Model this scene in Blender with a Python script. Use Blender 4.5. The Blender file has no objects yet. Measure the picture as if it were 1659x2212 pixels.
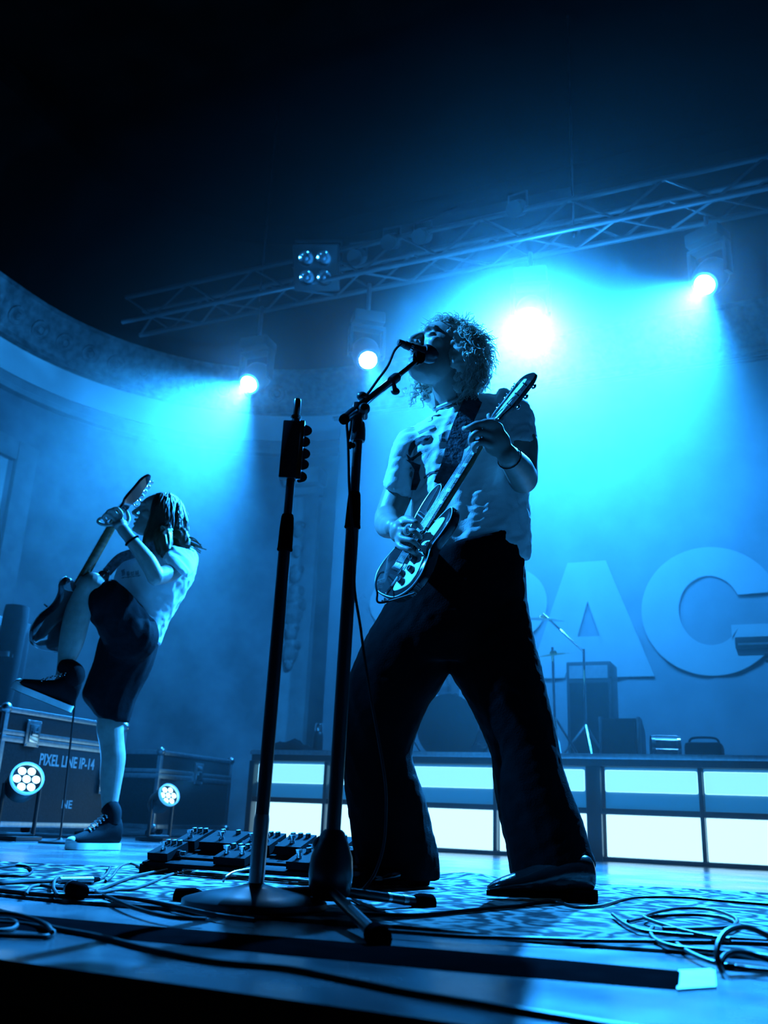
import bpy, bmesh, math, random
from mathutils import Vector, Matrix, noise, Quaternion
from mathutils.bvhtree import BVHTree
random.seed(7)
scene = bpy.context.scene
COL = scene.collection
PI = math.pi

# ------------------------------------------------------------------ camera
FPX, W, H = 2000.0, 1659.0, 2212.0
PITCH, ROLL, CAMZ = math.radians(18.4), math.radians(2.46), 0.19
R0 = Vector((1, 0, 0)); U0 = Vector((0, -math.sin(PITCH), math.cos(PITCH))); FW = Vector((0, math.cos(PITCH), math.sin(PITCH)))
CR = math.cos(ROLL) * R0 + math.sin(ROLL) * U0
CU = -math.sin(ROLL) * R0 + math.cos(ROLL) * U0
CAM = Vector((0, 0, CAMZ))
cd = bpy.data.cameras.new('camera'); cam = bpy.data.objects.new('camera', cd); COL.objects.link(cam)
cd.sensor_fit = 'VERTICAL'; cd.sensor_height = 36.0; cd.sensor_width = 27.0; cd.lens = 36.0 * FPX / H
m = Matrix((CR, CU, -FW)).transposed().to_4x4(); m.translation = CAM
cam.matrix_world = m
cd.clip_start = 0.02; cd.clip_end = 100
cd.dof.use_dof = True; cd.dof.focus_distance = 2.75; cd.dof.aperture_fstop = 4.0
scene.camera = cam

# stage axes: the stage is turned 24 degrees to the camera
YAW = math.radians(24)
U = Vector((math.cos(YAW), -math.sin(YAW), 0)); V = Vector((math.sin(YAW), math.cos(YAW), 0)); Z = Vector((0, 0, 1))
def S(u, v, z=0.0): return U * u + V * v + Z * z
def ray(x, y): return FW * FPX + CR * (x - W / 2) + CU * (H / 2 - y)
def P(x, y, Y):
    d = ray(x, y); return CAM + d * (Y / d.y)
def F(x, y, z=0.0):
    d = ray(x, y); return CAM + d * ((z - CAMZ) / d.z)
def OV(x, y, v):
    d = ray(x, y); return CAM + d * ((v - CAM.dot(V)) / d.dot(V))

# ------------------------------------------------------------------ world, exposure
wd = bpy.data.worlds.new('world'); scene.world = wd; wd.use_nodes = True
wd.node_tree.nodes['Background'].inputs[0].default_value = (0.004, 0.004, 0.003, 1)
wd.node_tree.nodes['Background'].inputs[1].default_value = 0.25
scene.view_settings.view_transform = 'Standard'
scene.view_settings.look = 'None'
scene.view_settings.exposure = 0.15
scene.view_settings.gamma = 1.0
scene.view_settings.use_curve_mapping = False
scene.cycles.use_denoising = True
scene.cycles.volume_bounces = 0
scene.cycles.volume_step_rate = 4.0
scene.cycles.use_adaptive_sampling = True
scene.cycles.adaptive_threshold = 0.12
scene.cycles.max_bounces = 3
scene.cycles.sample_clamp_indirect = 3.0
BLUE = (0.020, 0.315, 1.0)
CYAN = (0.10, 0.55, 1.0)

# ------------------------------------------------------------------ lamps (only the moving heads get fixtures, built further down)
def spot(name, loc, target, power, size, blend=0.5, col=BLUE, radius=0.05):
    l = bpy.data.lights.new(name, 'SPOT'); l.energy = power; l.color = col
    l.spot_size = math.radians(size); l.spot_blend = blend; l.shadow_soft_size = radius
    o = bpy.data.objects.new(name, l); COL.objects.link(o); o.location = loc
    o.rotation_euler = (Vector(target) - Vector(loc)).to_track_quat('-Z', 'Y').to_euler()
    return o
def added_halo(name, loc, power, col=BLUE, radius=0.06):  # added point light that makes the halo glow around a lens
    l = bpy.data.lights.new(name, 'POINT'); l.energy = power; l.color = col; l.shadow_soft_size = radius
    o = bpy.data.objects.new(name, l); COL.objects.link(o); o.location = loc
    return o
LV = 7.0
HEADS = {   # pixel of the lens, beam target, power, cone
    'left':   ((537, 830), S(-4.5, 3.8, 0.8), 14000, 56),
    'small':  ((795, 778), P(960, 1250, 5.2), 1800, 24),
    'centre': ((1145, 690), S(-1.15, 3.3, 0.2), 20000, 60),
    'right':  ((1522, 615), S(-1.9, 3.6, 0.2), 13000, 52),
}
def head_dir(k):
    (px, py), tgt, pw, sz = HEADS[k]
    loc = OV(px, py, LV); return loc, (tgt - loc).normalized(), pw, sz
for k in HEADS:
    loc, d, pw, sz = head_dir(k)
    spot('beam_' + k, loc + d * 0.03, loc + d, pw, sz, 0.95)
    added_halo('added_halo_' + k, loc + d * 0.05, pw * (0.05 if k == 'centre' else 0.007))
# added spots near the truss, without fixtures, to brighten the backdrop
for px, py in ((870, 640), (1340, 560)):
    l0 = OV(px, py, 7.25)
    spot('added_backdrop_fill', l0, l0 + V * 2.6 - Z * 2.8, 1100, 90, 1.0)

# side lamps on the front truss, out of frame to the left, aimed at the two players
spot('front_truss_lamp', S(-4.6, 0.6, 4.6), S(-0.85, 2.5, 1.25), 8000, 18, 0.9)
spot('front_truss_lamp', S(-1.0, 0.2, 5.0), S(-3.1, 3.9, 1.1), 12, 26, 0.9)
# added spot without a fixture, brightens the curved wall and its pale band
spot('added_wall_fill', S(-5.6, 6.6, 4.7), S(-8.1, 7.4, 4.9), 170, 75, 1.0)

# ------------------------------------------------------------------ mesh helpers
class MB:
    def __init__(s): s.v = []; s.f = []
    def add(s, vs, fs):
        o = len(s.v); s.v += [Vector(v) for v in vs]; s.f += [tuple(i + o for i in f) for f in fs]; return s
    def box(s, c, sx, sy, sz, ax=None):
        ax = ax or (Vector((1, 0, 0)), Vector((0, 1, 0)), Z); c = Vector(c)
        vs = [c + ax[0] * (sx / 2 * i) + ax[1] * (sy / 2 * j) + ax[2] * (sz / 2 * k) for i in (-1, 1) for j in (-1, 1) for k in (-1, 1)]
        return s.add(vs, [(0, 1, 3, 2), (4, 6, 7, 5), (0, 4, 5, 1), (2, 3, 7, 6), (0, 2, 6, 4), (1, 5, 7, 3)])
    def bbox(s, c, sx, sy, sz, b=0.006, ax=None):      # box with chamfered edges
        ax = ax or (Vector((1, 0, 0)), Vector((0, 1, 0)), Z); c = Vector(c)
        bm = bmesh.new(); bmesh.ops.create_cube(bm, size=1)
        for v in bm.verts: v.co = Vector((v.co.x * sx, v.co.y * sy, v.co.z * sz))
        bmesh.ops.bevel(bm, geom=bm.edges[:], offset=b, segments=2, profile=0.6, affect='EDGES')
        bm.verts.index_update()
        s.add([c + ax[0] * v.co.x + ax[1] * v.co.y + ax[2] * v.co.z for v in bm.verts], [[v.index for v in f.verts] for f in bm.faces]); bm.free()
        return s
    def rings(s, rs, cap=True, closed=True):
        n = len(rs[0]); o = len(s.v)
        for r in rs: s.v += [Vector(p) for p in r]
        for i in range(len(rs) - 1):
            for j in range(n if closed else n - 1):
                a = o + i * n + j; b = o + i * n + (j + 1) % n
                s.f.append((a, b, b + n, a + n))
        if cap:
            for i, flip in ((0, True), (len(rs) - 1, False)):
                c = sum((Vector(p) for p in rs[i]), Vector()) / n; k = len(s.v); s.v.append(c)
                for j in range(n):
                    a = o + i * n + j; b = o + i * n + (j + 1) % n
                    s.f.append((b, a, k) if flip else (a, b, k))
        return s
    def tube(s, pts, rad, n=10, cap=True):
        pts = [Vector(p) for p in pts]
        if not hasattr(rad, '__len__'): rad = [rad] * len(pts)
        t0 = (pts[1] - pts[0]).normalized()
        a = t0.orthogonal().normalized(); rs = []
        for i, p in enumerate(pts):
            t = (pts[min(i + 1, len(pts) - 1)] - pts[max(i - 1, 0)])
            if t.length < 1e-9: t = t0
            t = t.normalized(); q = t0.rotation_difference(t); a = q @ a; a = (a - t * a.dot(t)).normalized(); t0 = t
            b = t.cross(a)
            rs.append([p + (a * math.cos(2 * PI * j / n) + b * math.sin(2 * PI * j / n)) * rad[i] for j in range(n)])
        return s.rings(rs, cap)
    def lathe(s, c, axis, prof, n=24, cap=True):         # prof: (distance along axis, radius)
        axis = Vector(axis).normalized(); a = axis.orthogonal().normalized(); b = axis.cross(a); c = Vector(c)
        return s.rings([[c + axis * h + (a * math.cos(2 * PI * j / n) + b * math.sin(2 * PI * j / n)) * max(r, 1e-4) for j in range(n)] for h, r in prof], cap)
    def ell(s, c, rx, ry, rz, M=None, n=16, m=10):
        M = M or Matrix.Identity(3); c = Vector(c); rs = []
        for i in range(m + 1):
            t = PI * i / m; rr = max(math.sin(t), 1e-3)
            rs.append([c + M @ Vector((rx * rr * math.cos(2 * PI * j / n), ry * rr * math.sin(2 * PI * j / n), -rz * math.cos(t))) for j in range(n)])
        return s.rings(rs, True)
    def prism(s, poly, T, z0, z1, inset=0.0):            # poly in 2D, T maps (x, y, z) to world
        n = len(poly)
        if inset:
            c = (sum(p[0] for p in poly) / n, sum(p[1] for p in poly) / n)
            lo = [[T(c[0] + (x - c[0]) * (1 - inset), c[1] + (y - c[1]) * (1 - inset), z0) for x, y in poly], [T(x, y, z0 + (z1 - z0) * 0.2) for x, y in poly], [T(x, y, z0 + (z1 - z0) * 0.8) for x, y in poly], [T(c[0] + (x - c[0]) * (1 - inset), c[1] + (y - c[1]) * (1 - inset), z1) for x, y in poly]]
        else:
            lo = [[T(x, y, z0) for x, y in poly], [T(x, y, z1) for x, y in poly]]
        o = len(s.v); s.rings(lo, False)
        k = len(lo)
        s.f.append(tuple(reversed(range(o, o + n)))); s.f.append(tuple(range(o + (k - 1) * n, o + k * n)))
        return s
    def build(s, name, mat, parent=None, smooth=True, angle=40):
        me = bpy.data.meshes.new(name); off = parent_loc(parent)
        me.from_pydata([v - off for v in s.v], [], s.f); me.update()
        bm = bmesh.new(); bm.from_mesh(me); bmesh.ops.recalc_face_normals(bm, faces=bm.faces[:]); bm.to_mesh(me); bm.free()
        if smooth:
            me.polygons.foreach_set('use_smooth', [True] * len(me.polygons))
            me.set_sharp_from_angle(angle=math.radians(angle))
        me.materials.append(mat)
        o = bpy.data.objects.new(name, me); COL.objects.link(o)
        if parent: o.parent = parent
        return o
def parent_loc(p):
    q = Vector((0, 0, 0))
    while p is not None: q = q + p.location; p = p.parent
    return q
def tag(o, label=None, cat=None, group=None, kind=None):
    if label: o['label'] = label
    if cat: o['category'] = cat
    if group: o['group'] = group
    if kind: o['kind'] = kind
    return o
def thing(name, loc, label, cat, group=None):
    o = bpy.data.objects.new(name, None); o.empty_display_size = 0.1; COL.objects.link(o); o.location = Vector(loc)
    return tag(o, label, cat, group)
def struct(o, label=None): return tag(o, label, None, None, 'structure')
def clone(o, loc, label=None, parent=None):
    c = o.copy(); COL.objects.link(c)
    if parent is not None: c.parent = parent
    else: c.location = Vector(loc)
    if label: c['label'] = label
    for ch in o.children: clone(ch, None, None, c)
    return c
def catmull(pts, k=6, closed=False):
    pts = [Vector(p) for p in pts]; out = []; n = len(pts)
    rng = n if closed else n - 1
    for i in range(rng):
        if closed: p0, p1, p2, p3 = pts[i - 1], pts[i], pts[(i + 1) % n], pts[(i + 2) % n]
        else: p0, p1, p2, p3 = pts[max(i - 1, 0)], pts[i], pts[i + 1], pts[min(i + 2, n - 1)]
        for j in range(k):
            t = j / k; t2 = t * t; t3 = t2 * t
            out.append(0.5 * ((2 * p1) + (p2 - p0) * t + (2 * p0 - 5 * p1 + 4 * p2 - p3) * t2 + (3 * p1 - p0 - 3 * p2 + p3) * t3))
    if not closed: out.append(pts[-1])
    return out

# ------------------------------------------------------------------ materials
def mat(name, col, rough=0.5, metal=0.0, spec=0.5, var=0.0, scale=20.0, bump=0.0, bscale=None, stretch=(1, 1, 1), col2=None, emit=None, estr=0.0, trans=0.0, sheen=0.0, coat=0.0, rvar=0.0, detail=4):
    m = bpy.data.materials.new(name); m.use_nodes = True; nt = m.node_tree; b = nt.nodes['Principled BSDF']
    def si(k, v):
        if k in b.inputs: b.inputs[k].default_value = v
    si('Base Color', (*col, 1)); si('Roughness', rough); si('Metallic', metal); si('Specular IOR Level', spec); si('Sheen Weight', sheen); si('Coat Weight', coat); si('Transmission Weight', trans)
    if emit: si('Emission Color', (*emit, 1)); si('Emission Strength', estr)
    tc = nt.nodes.new('ShaderNodeTexCoord'); mp = nt.nodes.new('ShaderNodeMapping'); mp.inputs['Scale'].default_value = stretch
    nt.links.new(tc.outputs['Object'], mp.inputs[0])
    if var or col2 or rvar:
        n = nt.nodes.new('ShaderNodeTexNoise'); n.inputs['Scale'].default_value = scale; n.inputs['Detail'].default_value = detail
        nt.links.new(mp.outputs[0], n.inputs['Vector'])
        if var or col2:
            r = nt.nodes.new('ShaderNodeValToRGB'); r.color_ramp.elements[0].position = 0.35; r.color_ramp.elements[1].position = 0.68
            a = col2 if col2 else tuple(c * (1 - var) for c in col)
            r.color_ramp.elements[0].color = (*a, 1); r.color_ramp.elements[1].color = (*(col if col2 else tuple(min(1, c * (1 + var)) for c in col)), 1)
            nt.links.new(n.outputs['Fac'], r.inputs[0]); nt.links.new(r.outputs[0], b.inputs['Base Color'])
        if rvar:
            mr = nt.nodes.new('ShaderNodeMapRange'); mr.inputs['From Min'].default_value = 0.3; mr.inputs['From Max'].default_value = 0.7
            mr.inputs['To Min'].default_value = max(0.02, rough - rvar); mr.inputs['To Max'].default_value = min(1, rough + rvar)
            nt.links.new(n.outputs['Fac'], mr.inputs[0]); nt.links.new(mr.outputs[0], b.inputs['Roughness'])
    if bump:
        n2 = nt.nodes.new('ShaderNodeTexNoise'); n2.inputs['Scale'].default_value = bscale or scale; n2.inputs['Detail'].default_value = 5
        nt.links.new(mp.outputs[0], n2.inputs['Vector'])
        bp = nt.nodes.new('ShaderNodeBump'); bp.inputs['Strength'].default_value = bump; bp.inputs['Distance'].default_value = 0.02
        nt.links.new(n2.outputs['Fac'], bp.inputs['Height']); nt.links.new(bp.outputs[0], b.inputs['Normal'])
    return m
M = {}
M['stage'] = mat('stage_paint', (0.115, 0.117, 0.12), 0.24, spec=0.40, col2=(0.06, 0.061, 0.065), scale=3.0, bump=0.015, bscale=60, rvar=0.08, stretch=(1, 1, 1), detail=8)
M['black'] = mat('black_paint', (0.012, 0.012, 0.013), 0.45, var=0.2, bump=0.03, bscale=200)
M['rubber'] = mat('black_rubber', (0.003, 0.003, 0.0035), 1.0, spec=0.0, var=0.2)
M['cable'] = mat('cable_rubber', (0.010, 0.010, 0.011), 0.5, spec=0.2, var=0.2)
M['wall'] = mat('plaster', (0.30, 0.30, 0.30), 0.8, var=0.15, scale=4, bump=0.1, bscale=30)
M['walldark'] = mat('dark_wall', (0.22, 0.22, 0.23), 0.85, var=0.3, scale=2, bump=0.1, bscale=12)
M['cove'] = mat('pale_plaster', (0.62, 0.62, 0.60), 0.75, var=0.06, scale=3)
M['ornament'] = mat('carved_plaster', (0.16, 0.16, 0.16), 0.7, var=0.35, scale=12, bump=0.5, bscale=18)
M['ceil'] = mat('ceiling_black', (0.003, 0.0027, 0.0022), 1.0, spec=0.0, var=0.3, scale=2)
M['cloth'] = mat('backdrop_cloth', (0.12, 0.125, 0.135), 0.9, var=0.12, scale=2.5, bump=0.1, bscale=8, sheen=0.2)
M['letter'] = mat('backdrop_lettering', (0.21, 0.215, 0.22), 0.85, var=0.05, scale=3)
M['metal'] = mat('aluminium', (0.62, 0.63, 0.64), 0.34, 1.0, var=0.1, scale=40)
M['chrome'] = mat('chrome', (0.8, 0.8, 0.8), 0.12, 1.0)
M['trussm'] = mat('dark_truss', (0.10, 0.10, 0.105), 0.45, 0.6)
M['steel'] = mat('brushed_steel', (0.45, 0.46, 0.47), 0.3, 1.0, var=0.1, scale=30)
M['gun'] = mat('stand_black_metal', (0.018, 0.018, 0.02), 0.3, 0.0, spec=0.6, var=0.1)
M['case'] = mat('case_laminate', (0.022, 0.022, 0.024), 0.42, var=0.25, scale=60, bump=0.15, bscale=120)
M['white'] = mat('white_paint', (0.72, 0.72, 0.70), 0.6, var=0.1, scale=30)
M['tape'] = mat('white_tape', (0.78, 0.78, 0.76), 0.55, var=0.1, scale=25)
M['skin'] = mat('skin', (0.28, 0.225, 0.20), 0.45, spec=0.4, var=0.1, scale=30, bump=0.05, bscale=180)
M['hair'] = mat('blond_hair', (0.56, 0.52, 0.46), 0.42, spec=0.5, var=0.3, scale=60)
M['hair2'] = mat('dark_hair', (0.05, 0.032, 0.02), 0.38, spec=0.5, var=0.3, scale=60)
M['shirt'] = mat('white_cotton', (0.74, 0.73, 0.70), 0.85, var=0.05, scale=12, bump=0.12, bscale=260, sheen=0.2)
M['shirt2'] = mat('grey_cotton', (0.60, 0.60, 0.60), 0.85, var=0.06, scale=12, bump=0.12, bscale=220, sheen=0.2)
M['print'] = mat('shirt_print', (0.045, 0.045, 0.05), 0.8, var=0.4, scale=30)
M['printg'] = mat('shirt_print_grey', (0.22, 0.22, 0.23), 0.8, var=0.3, scale=60)
M['trouser'] = mat('black_trousers', (0.0018, 0.0018, 0.0022), 0.9, spec=0.05, var=0.2, scale=20, bump=0.15, bscale=220)
M['shorts'] = mat('dark_denim', (0.005, 0.005, 0.006), 0.9, spec=0.05, var=0.3, scale=40, bump=0.2, bscale=220)
M['leather'] = mat('black_leather', (0.012, 0.011, 0.011), 0.2, spec=0.6, bump=0.08, bscale=60)
M['canvas'] = mat('black_canvas', (0.007, 0.007, 0.008), 0.9, spec=0.08, var=0.2, bump=0.2, bscale=260)
M['sole'] = mat('white_rubber', (0.70, 0.69, 0.66), 0.55, var=0.1, scale=30)
M['gdark'] = mat('guitar_dark_gloss', (0.030, 0.022, 0.022), 0.12, coat=0.6, var=0.3, scale=8)
M['gwood'] = mat('guitar_wood', (0.16, 0.08, 0.04), 0.25, coat=0.5, var=0.3, scale=14, stretch=(1, 1, 6))
M['maple'] = mat('pale_maple', (0.52, 0.36, 0.20), 0.28, coat=0.4, var=0.15, scale=14)
M['rose'] = mat('rosewood', (0.035, 0.02, 0.014), 0.4, var=0.4, scale=40)
M['guard'] = mat('white_pickguard', (0.75, 0.75, 0.73), 0.25)
M['inlay'] = mat('pearl_inlay', (0.72, 0.72, 0.70), 0.2)
M['strap'] = mat('woven_strap', (0.10, 0.10, 0.12), 0.8, col2=(0.03, 0.03, 0.035), scale=45, bump=0.3, bscale=80)
M['glass'] = mat('dark_lens_glass', (0.25, 0.27, 0.3), 0.06, spec=0.8, coat=0.5)
M['gold'] = mat('cymbal_brass', (0.62, 0.46, 0.18), 0.22, 1.0, var=0.1)
M['drum'] = mat('drum_wrap', (0.20, 0.20, 0.22), 0.18, 0.3, coat=0.5)
M['skinhead'] = mat('drum_head', (0.62, 0.62, 0.60), 0.5)
M['lens'] = mat('lit_lens', (0.8, 0.8, 0.8), 0.3, emit=(0.45, 0.85, 1.0), estr=40)
M['lens2'] = mat('lit_led', (0.8, 0.8, 0.8), 0.3, emit=(0.08, 0.5, 1.0), estr=0.7)
M['lens3'] = mat('lit_led_core', (0.8, 0.8, 0.8), 0.3, emit=(0.45, 0.9, 1.0), estr=3.0)
M['panel_hot'] = mat('lit_panel', (0.8, 0.8, 0.8), 0.5, emit=(0.36, 0.75, 1.0), estr=1.9, var=0.02)
M['panel_strip'] = mat('lit_strip', (0.8, 0.8, 0.8), 0.5, emit=(0.24, 0.72, 1.0), estr=1.1)
M['panel_dim'] = mat('dim_panel', (0.25, 0.27, 0.3), 0.4, emit=(0.01, 0.22, 0.6), estr=0.42)
M['pedal'] = mat('pedal_black_enamel', (0.008, 0.008, 0.009), 0.7, spec=0.04, var=0.3, scale=40)
M['pick'] = mat('pick_celluloid', (0.03, 0.03, 0.035), 0.25)
M['plastic'] = mat('black_plastic', (0.02, 0.02, 0.022), 0.35, var=0.1)
M['grey'] = mat('grey_plastic', (0.22, 0.22, 0.23), 0.45, var=0.1)
M['rope'] = mat('dark_rope', (0.03, 0.028, 0.025), 0.9)
M['ringm'] = mat('silver_ring', (0.85, 0.85, 0.85), 0.15, 1.0)

def translucent(m, fac, col):
    nt = m.node_tree; b = nt.nodes['Principled BSDF']; o = nt.nodes['Material Output']
    t = nt.nodes.new('ShaderNodeBsdfTranslucent'); t.inputs['Color'].default_value = (*col, 1); mx = nt.nodes.new('ShaderNodeMixShader'); mx.inputs[0].default_value = fac
    nt.links.new(b.outputs[0], mx.inputs[1]); nt.links.new(t.outputs[0], mx.inputs[2]); nt.links.new(mx.outputs[0], o.inputs['Surface'])
translucent(M['hair'], 0.5, (0.85, 0.8, 0.72)); translucent(M['hair2'], 0.25, (0.3, 0.2, 0.12)); translucent(M['shirt'], 0.15, (0.8, 0.8, 0.78)); translucent(M['shirt2'], 0.15, (0.7, 0.7, 0.7))
# patterned rug
def rug_mat():
    m = bpy.data.materials.new('patterned_rug'); m.use_nodes = True; nt = m.node_tree; b = nt.nodes['Principled BSDF']
    tc = nt.nodes.new('ShaderNodeTexCoord')
    n = nt.nodes.new('ShaderNodeTexNoise'); n.inputs['Scale'].default_value = 7; n.inputs['Distortion'].default_value = 2.5; n.inputs['Detail'].default_value = 3
    w = nt.nodes.new('ShaderNodeTexWave'); w.inputs['Scale'].default_value = 3.2; w.inputs['Distortion'].default_value = 14; w.inputs['Detail'].default_value = 3; w.inputs['Detail Scale'].default_value = 2.2
    vo = nt.nodes.new('ShaderNodeTexVoronoi'); vo.inputs['Scale'].default_value = 9
    for x in (n, w, vo): nt.links.new(tc.outputs['Object'], x.inputs['Vector'])
    mx = nt.nodes.new('ShaderNodeMath'); mx.operation = 'MULTIPLY'; nt.links.new(n.outputs['Fac'], mx.inputs[0]); nt.links.new(w.outputs['Fac'], mx.inputs[1])
    ad = nt.nodes.new('ShaderNodeMath'); ad.operation = 'MULTIPLY_ADD'; nt.links.new(vo.outputs['Distance'], ad.inputs[0]); ad.inputs[1].default_value = 0.35; nt.links.new(mx.outputs[0], ad.inputs[2])
    r = nt.nodes.new('ShaderNodeValToRGB'); cr = r.color_ramp
    cr.elements[0].position = 0.22; cr.elements[0].color = (0.010, 0.010, 0.012, 1)
    cr.elements[1].position = 0.62; cr.elements[1].color = (0.22, 0.215, 0.20, 1)
    e = cr.elements.new(0.40); e.color = (0.06, 0.058, 0.056, 1)
    nt.links.new(ad.outputs[0], r.inputs[0]); nt.links.new(r.outputs[0], b.inputs['Base Color'])
    b.inputs['Roughness'].default_value = 0.9; b.inputs['Specular IOR Level'].default_value = 0.05
    f = nt.nodes.new('ShaderNodeTexNoise'); f.inputs['Scale'].default_value = 160; nt.links.new(tc.outputs['Object'], f.inputs['Vector'])
    bp = nt.nodes.new('ShaderNodeBump'); bp.inputs['Strength'].default_value = 0.5; bp.inputs['Distance'].default_value = 0.004
    nt.links.new(f.outputs['Fac'], bp.inputs['Height']); nt.links.new(bp.outputs[0], b.inputs['Normal'])
    return m
M['rug'] = rug_mat()
def haze_mat(lo, hi):        # thin near the floor, thicker up among the lamps, slightly cloudy
    m = bpy.data.materials.new('stage_haze'); m.use_nodes = True; nt = m.node_tree
    nt.nodes.remove(nt.nodes['Principled BSDF'])
    v = nt.nodes.new('ShaderNodeVolumeScatter'); v.inputs['Color'].default_value = (0.95, 0.97, 1, 1); v.inputs['Anisotropy'].default_value = 0.76
    tc = nt.nodes.new('ShaderNodeTexCoord'); sp = nt.nodes.new('ShaderNodeSeparateXYZ'); nt.links.new(tc.outputs['Object'], sp.inputs[0])
    mr = nt.nodes.new('ShaderNodeMapRange'); mr.interpolation_type = 'SMOOTHSTEP'
    for k, x in (('From Min', 0.6), ('From Max', 3.4), ('To Min', lo), ('To Max', hi)): mr.inputs[k].default_value = x
    nt.links.new(sp.outputs['Z'], mr.inputs['Value'])
    n = nt.nodes.new('ShaderNodeTexNoise'); n.inputs['Scale'].default_value = 0.7; n.inputs['Detail'].default_value = 1.0; nt.links.new(tc.outputs['Object'], n.inputs['Vector'])
    m2 = nt.nodes.new('ShaderNodeMapRange'); m2.inputs['To Min'].default_value = 0.5; m2.inputs['To Max'].default_value = 1.5; nt.links.new(n.outputs['Fac'], m2.inputs['Value'])
    mu = nt.nodes.new('ShaderNodeMath'); mu.operation = 'MULTIPLY'; nt.links.new(mr.outputs[0], mu.inputs[0]); nt.links.new(m2.outputs[0], mu.inputs[1])
    tp = nt.nodes.new('ShaderNodeMapRange'); tp.interpolation_type = 'SMOOTHSTEP'
    for k, x in (('From Min', 4.8), ('From Max', 6.1), ('To Min', 1.0), ('To Max', 0.0)): tp.inputs[k].default_value = x
    nt.links.new(sp.outputs['Z'], tp.inputs['Value'])
    m3 = nt.nodes.new('ShaderNodeMath'); m3.operation = 'MULTIPLY'; nt.links.new(mu.outputs[0], m3.inputs[0]); nt.links.new(tp.outputs[0], m3.inputs[1])
    nt.links.new(m3.outputs[0], v.inputs['Density'])
    nt.links.new(v.outputs[0], nt.nodes['Material Output'].inputs['Volume'])
    return m
M['haze'] = haze_mat(0.014, 0.023)

# ------------------------------------------------------------------ the setting
AX = (U, V, Z)
# stage deck: front edge runs along F(0,2072)..F(1000,2212)
e0 = F(0, 2072); e1 = F(1000, 2212); ed = (e1 - e0).normalized()
fl = e0 - ed * 7.5; fr = e0 + ed * 9.0
dk = MB(); poly = [fl, fr, S(9.0, 11.0), S(-9.0, 11.0)]
dk.prism([(p.x, p.y) for p in poly], lambda x, y, z: Vector((x, y, z)), -0.05, 0.0)
struct(dk.build('floor', M['stage'], smooth=False), 'dark painted stage deck with scuffs and dull shine')
nrm = Vector((ed.y, -ed.x, 0))
fc = MB(); fc.box((fl + fr) / 2 - nrm * 0.03 + Z * -0.65, (fr - fl).length, 0.04, 1.2, (ed, nrm, Z))
struct(fc.build('wall_front', M['black'], smooth=False), 'black stage front below the deck edge')
pf = MB(); pf.box(S(0, -2.0, -1.3), 19, 10, 0.1, AX); struct(pf.build('floor_pit', M['ceil'], smooth=False), 'dark pit floor in front of the stage')
# curved rear left wall with bands
CC, RR = (-4.87, 7.0), 3.28
def wallpath(off=0.0, u_end=9.0, v_start=-1.0, n=28):
    pts = [(-8.15 + off, v_start), (-8.15 + off, 4.0), (-8.15 + off, 7.0)]
    for i in range(1, n + 1):
        a = PI - (PI / 2) * i / n
        pts.append((CC[0] + (RR - off) * math.cos(a), CC[1] + (RR - off) * math.sin(a)))
    pts.append((u_end, 10.28 - off))
    return pts
def wallband(name, prof, m_, label, **k):             # prof: closed list of (offset into the room, z)
    mb = MB(); paths = [wallpath(o, **k) for o, z in prof]
    rs = [[S(paths[j][i][0], paths[j][i][1], prof[j][1]) for j in range(len(prof))] for i in range(len(paths[0]))]
    mb.rings(rs, True); return struct(mb.build(name, m_, angle=30), label)
wallband('wall_left', [(-0.2, -0.05), (0.0, -0.05), (0.0, 7.6), (-0.2, 7.6)], M['walldark'], 'dark plaster wall that curves from the side into the rear')
wallband('trim_1', [(0.0, 5.0), (0.05, 5.0), (0.05, 5.36), (0.0, 5.36)], M['cove'], 'plain pale plaster band curving round the wall', v_start=4)
wallband('trim_2', [(0.0, 5.36), (0.16, 5.36), (0.14, 5.44), (0.22, 5.62), (0.3, 5.80), (0.34, 5.86), (0.34, 5.92), (0.0, 5.92)], M['ornament'], 'dark carved cornice above the pale band', v_start=4)
wallband('trim_5', [(-0.1, 5.921), (0.02, 5.921), (0.3, 6.6), (1.2, 7.3), (1.2, 7.6), (-0.1, 7.6)], M['ceil'], 'added black upper wall above the cornice, standing in for shade')  # shade over the upper wall is put into this added black band
wallband('trim_3', [(0.0, 4.78), (0.08, 4.80), (0.10, 4.86), (0.07, 4.98), (0.0, 4.999)], M['wall'], 'moulding under the pale plaster band', v_start=4)
# rosettes of the cornice
co = bpy.data.objects['trim_2']
for i in range(16):
    v0 = 5.2 + i * 0.36
    if v0 < 7.0: p = S(-8.15 + 0.22, v0, 5.62); nn = U
    else:
        a = PI - (v0 - 7.0) / 3.05
        if a < PI / 2: continue
        p = S(CC[0] + (RR - 0.22) * math.cos(a), CC[1] + (RR - 0.22) * math.sin(a), 5.62); nn = -(U * math.cos(a) + V * math.sin(a))
    mb = MB(); ax = (nn + Z * -0.6).normalized()
    mb.lathe(p - ax * 0.03, ax, [(0, 0.12), (0.05, 0.12), (0.06, 0.09), (0.045, 0.06), (0.075, 0.035), (0.08, 0.0)], 12)
    mb.build('rosette', M['ornament'], co)
wr = MB(); wr.box(S(9.0, 4.5, 3.7), 0.2, 13, 7.6, AX); struct(wr.build('wall_right', M['walldark'], smooth=False), 'dark wall beyond the stage')
cl = MB(); cl.box(S(0, 3.0, 7.75), 20, 16, 0.2, AX); struct(cl.build('ceiling', M['ceil'], smooth=False), 'black ceiling lost in the dark')

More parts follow.
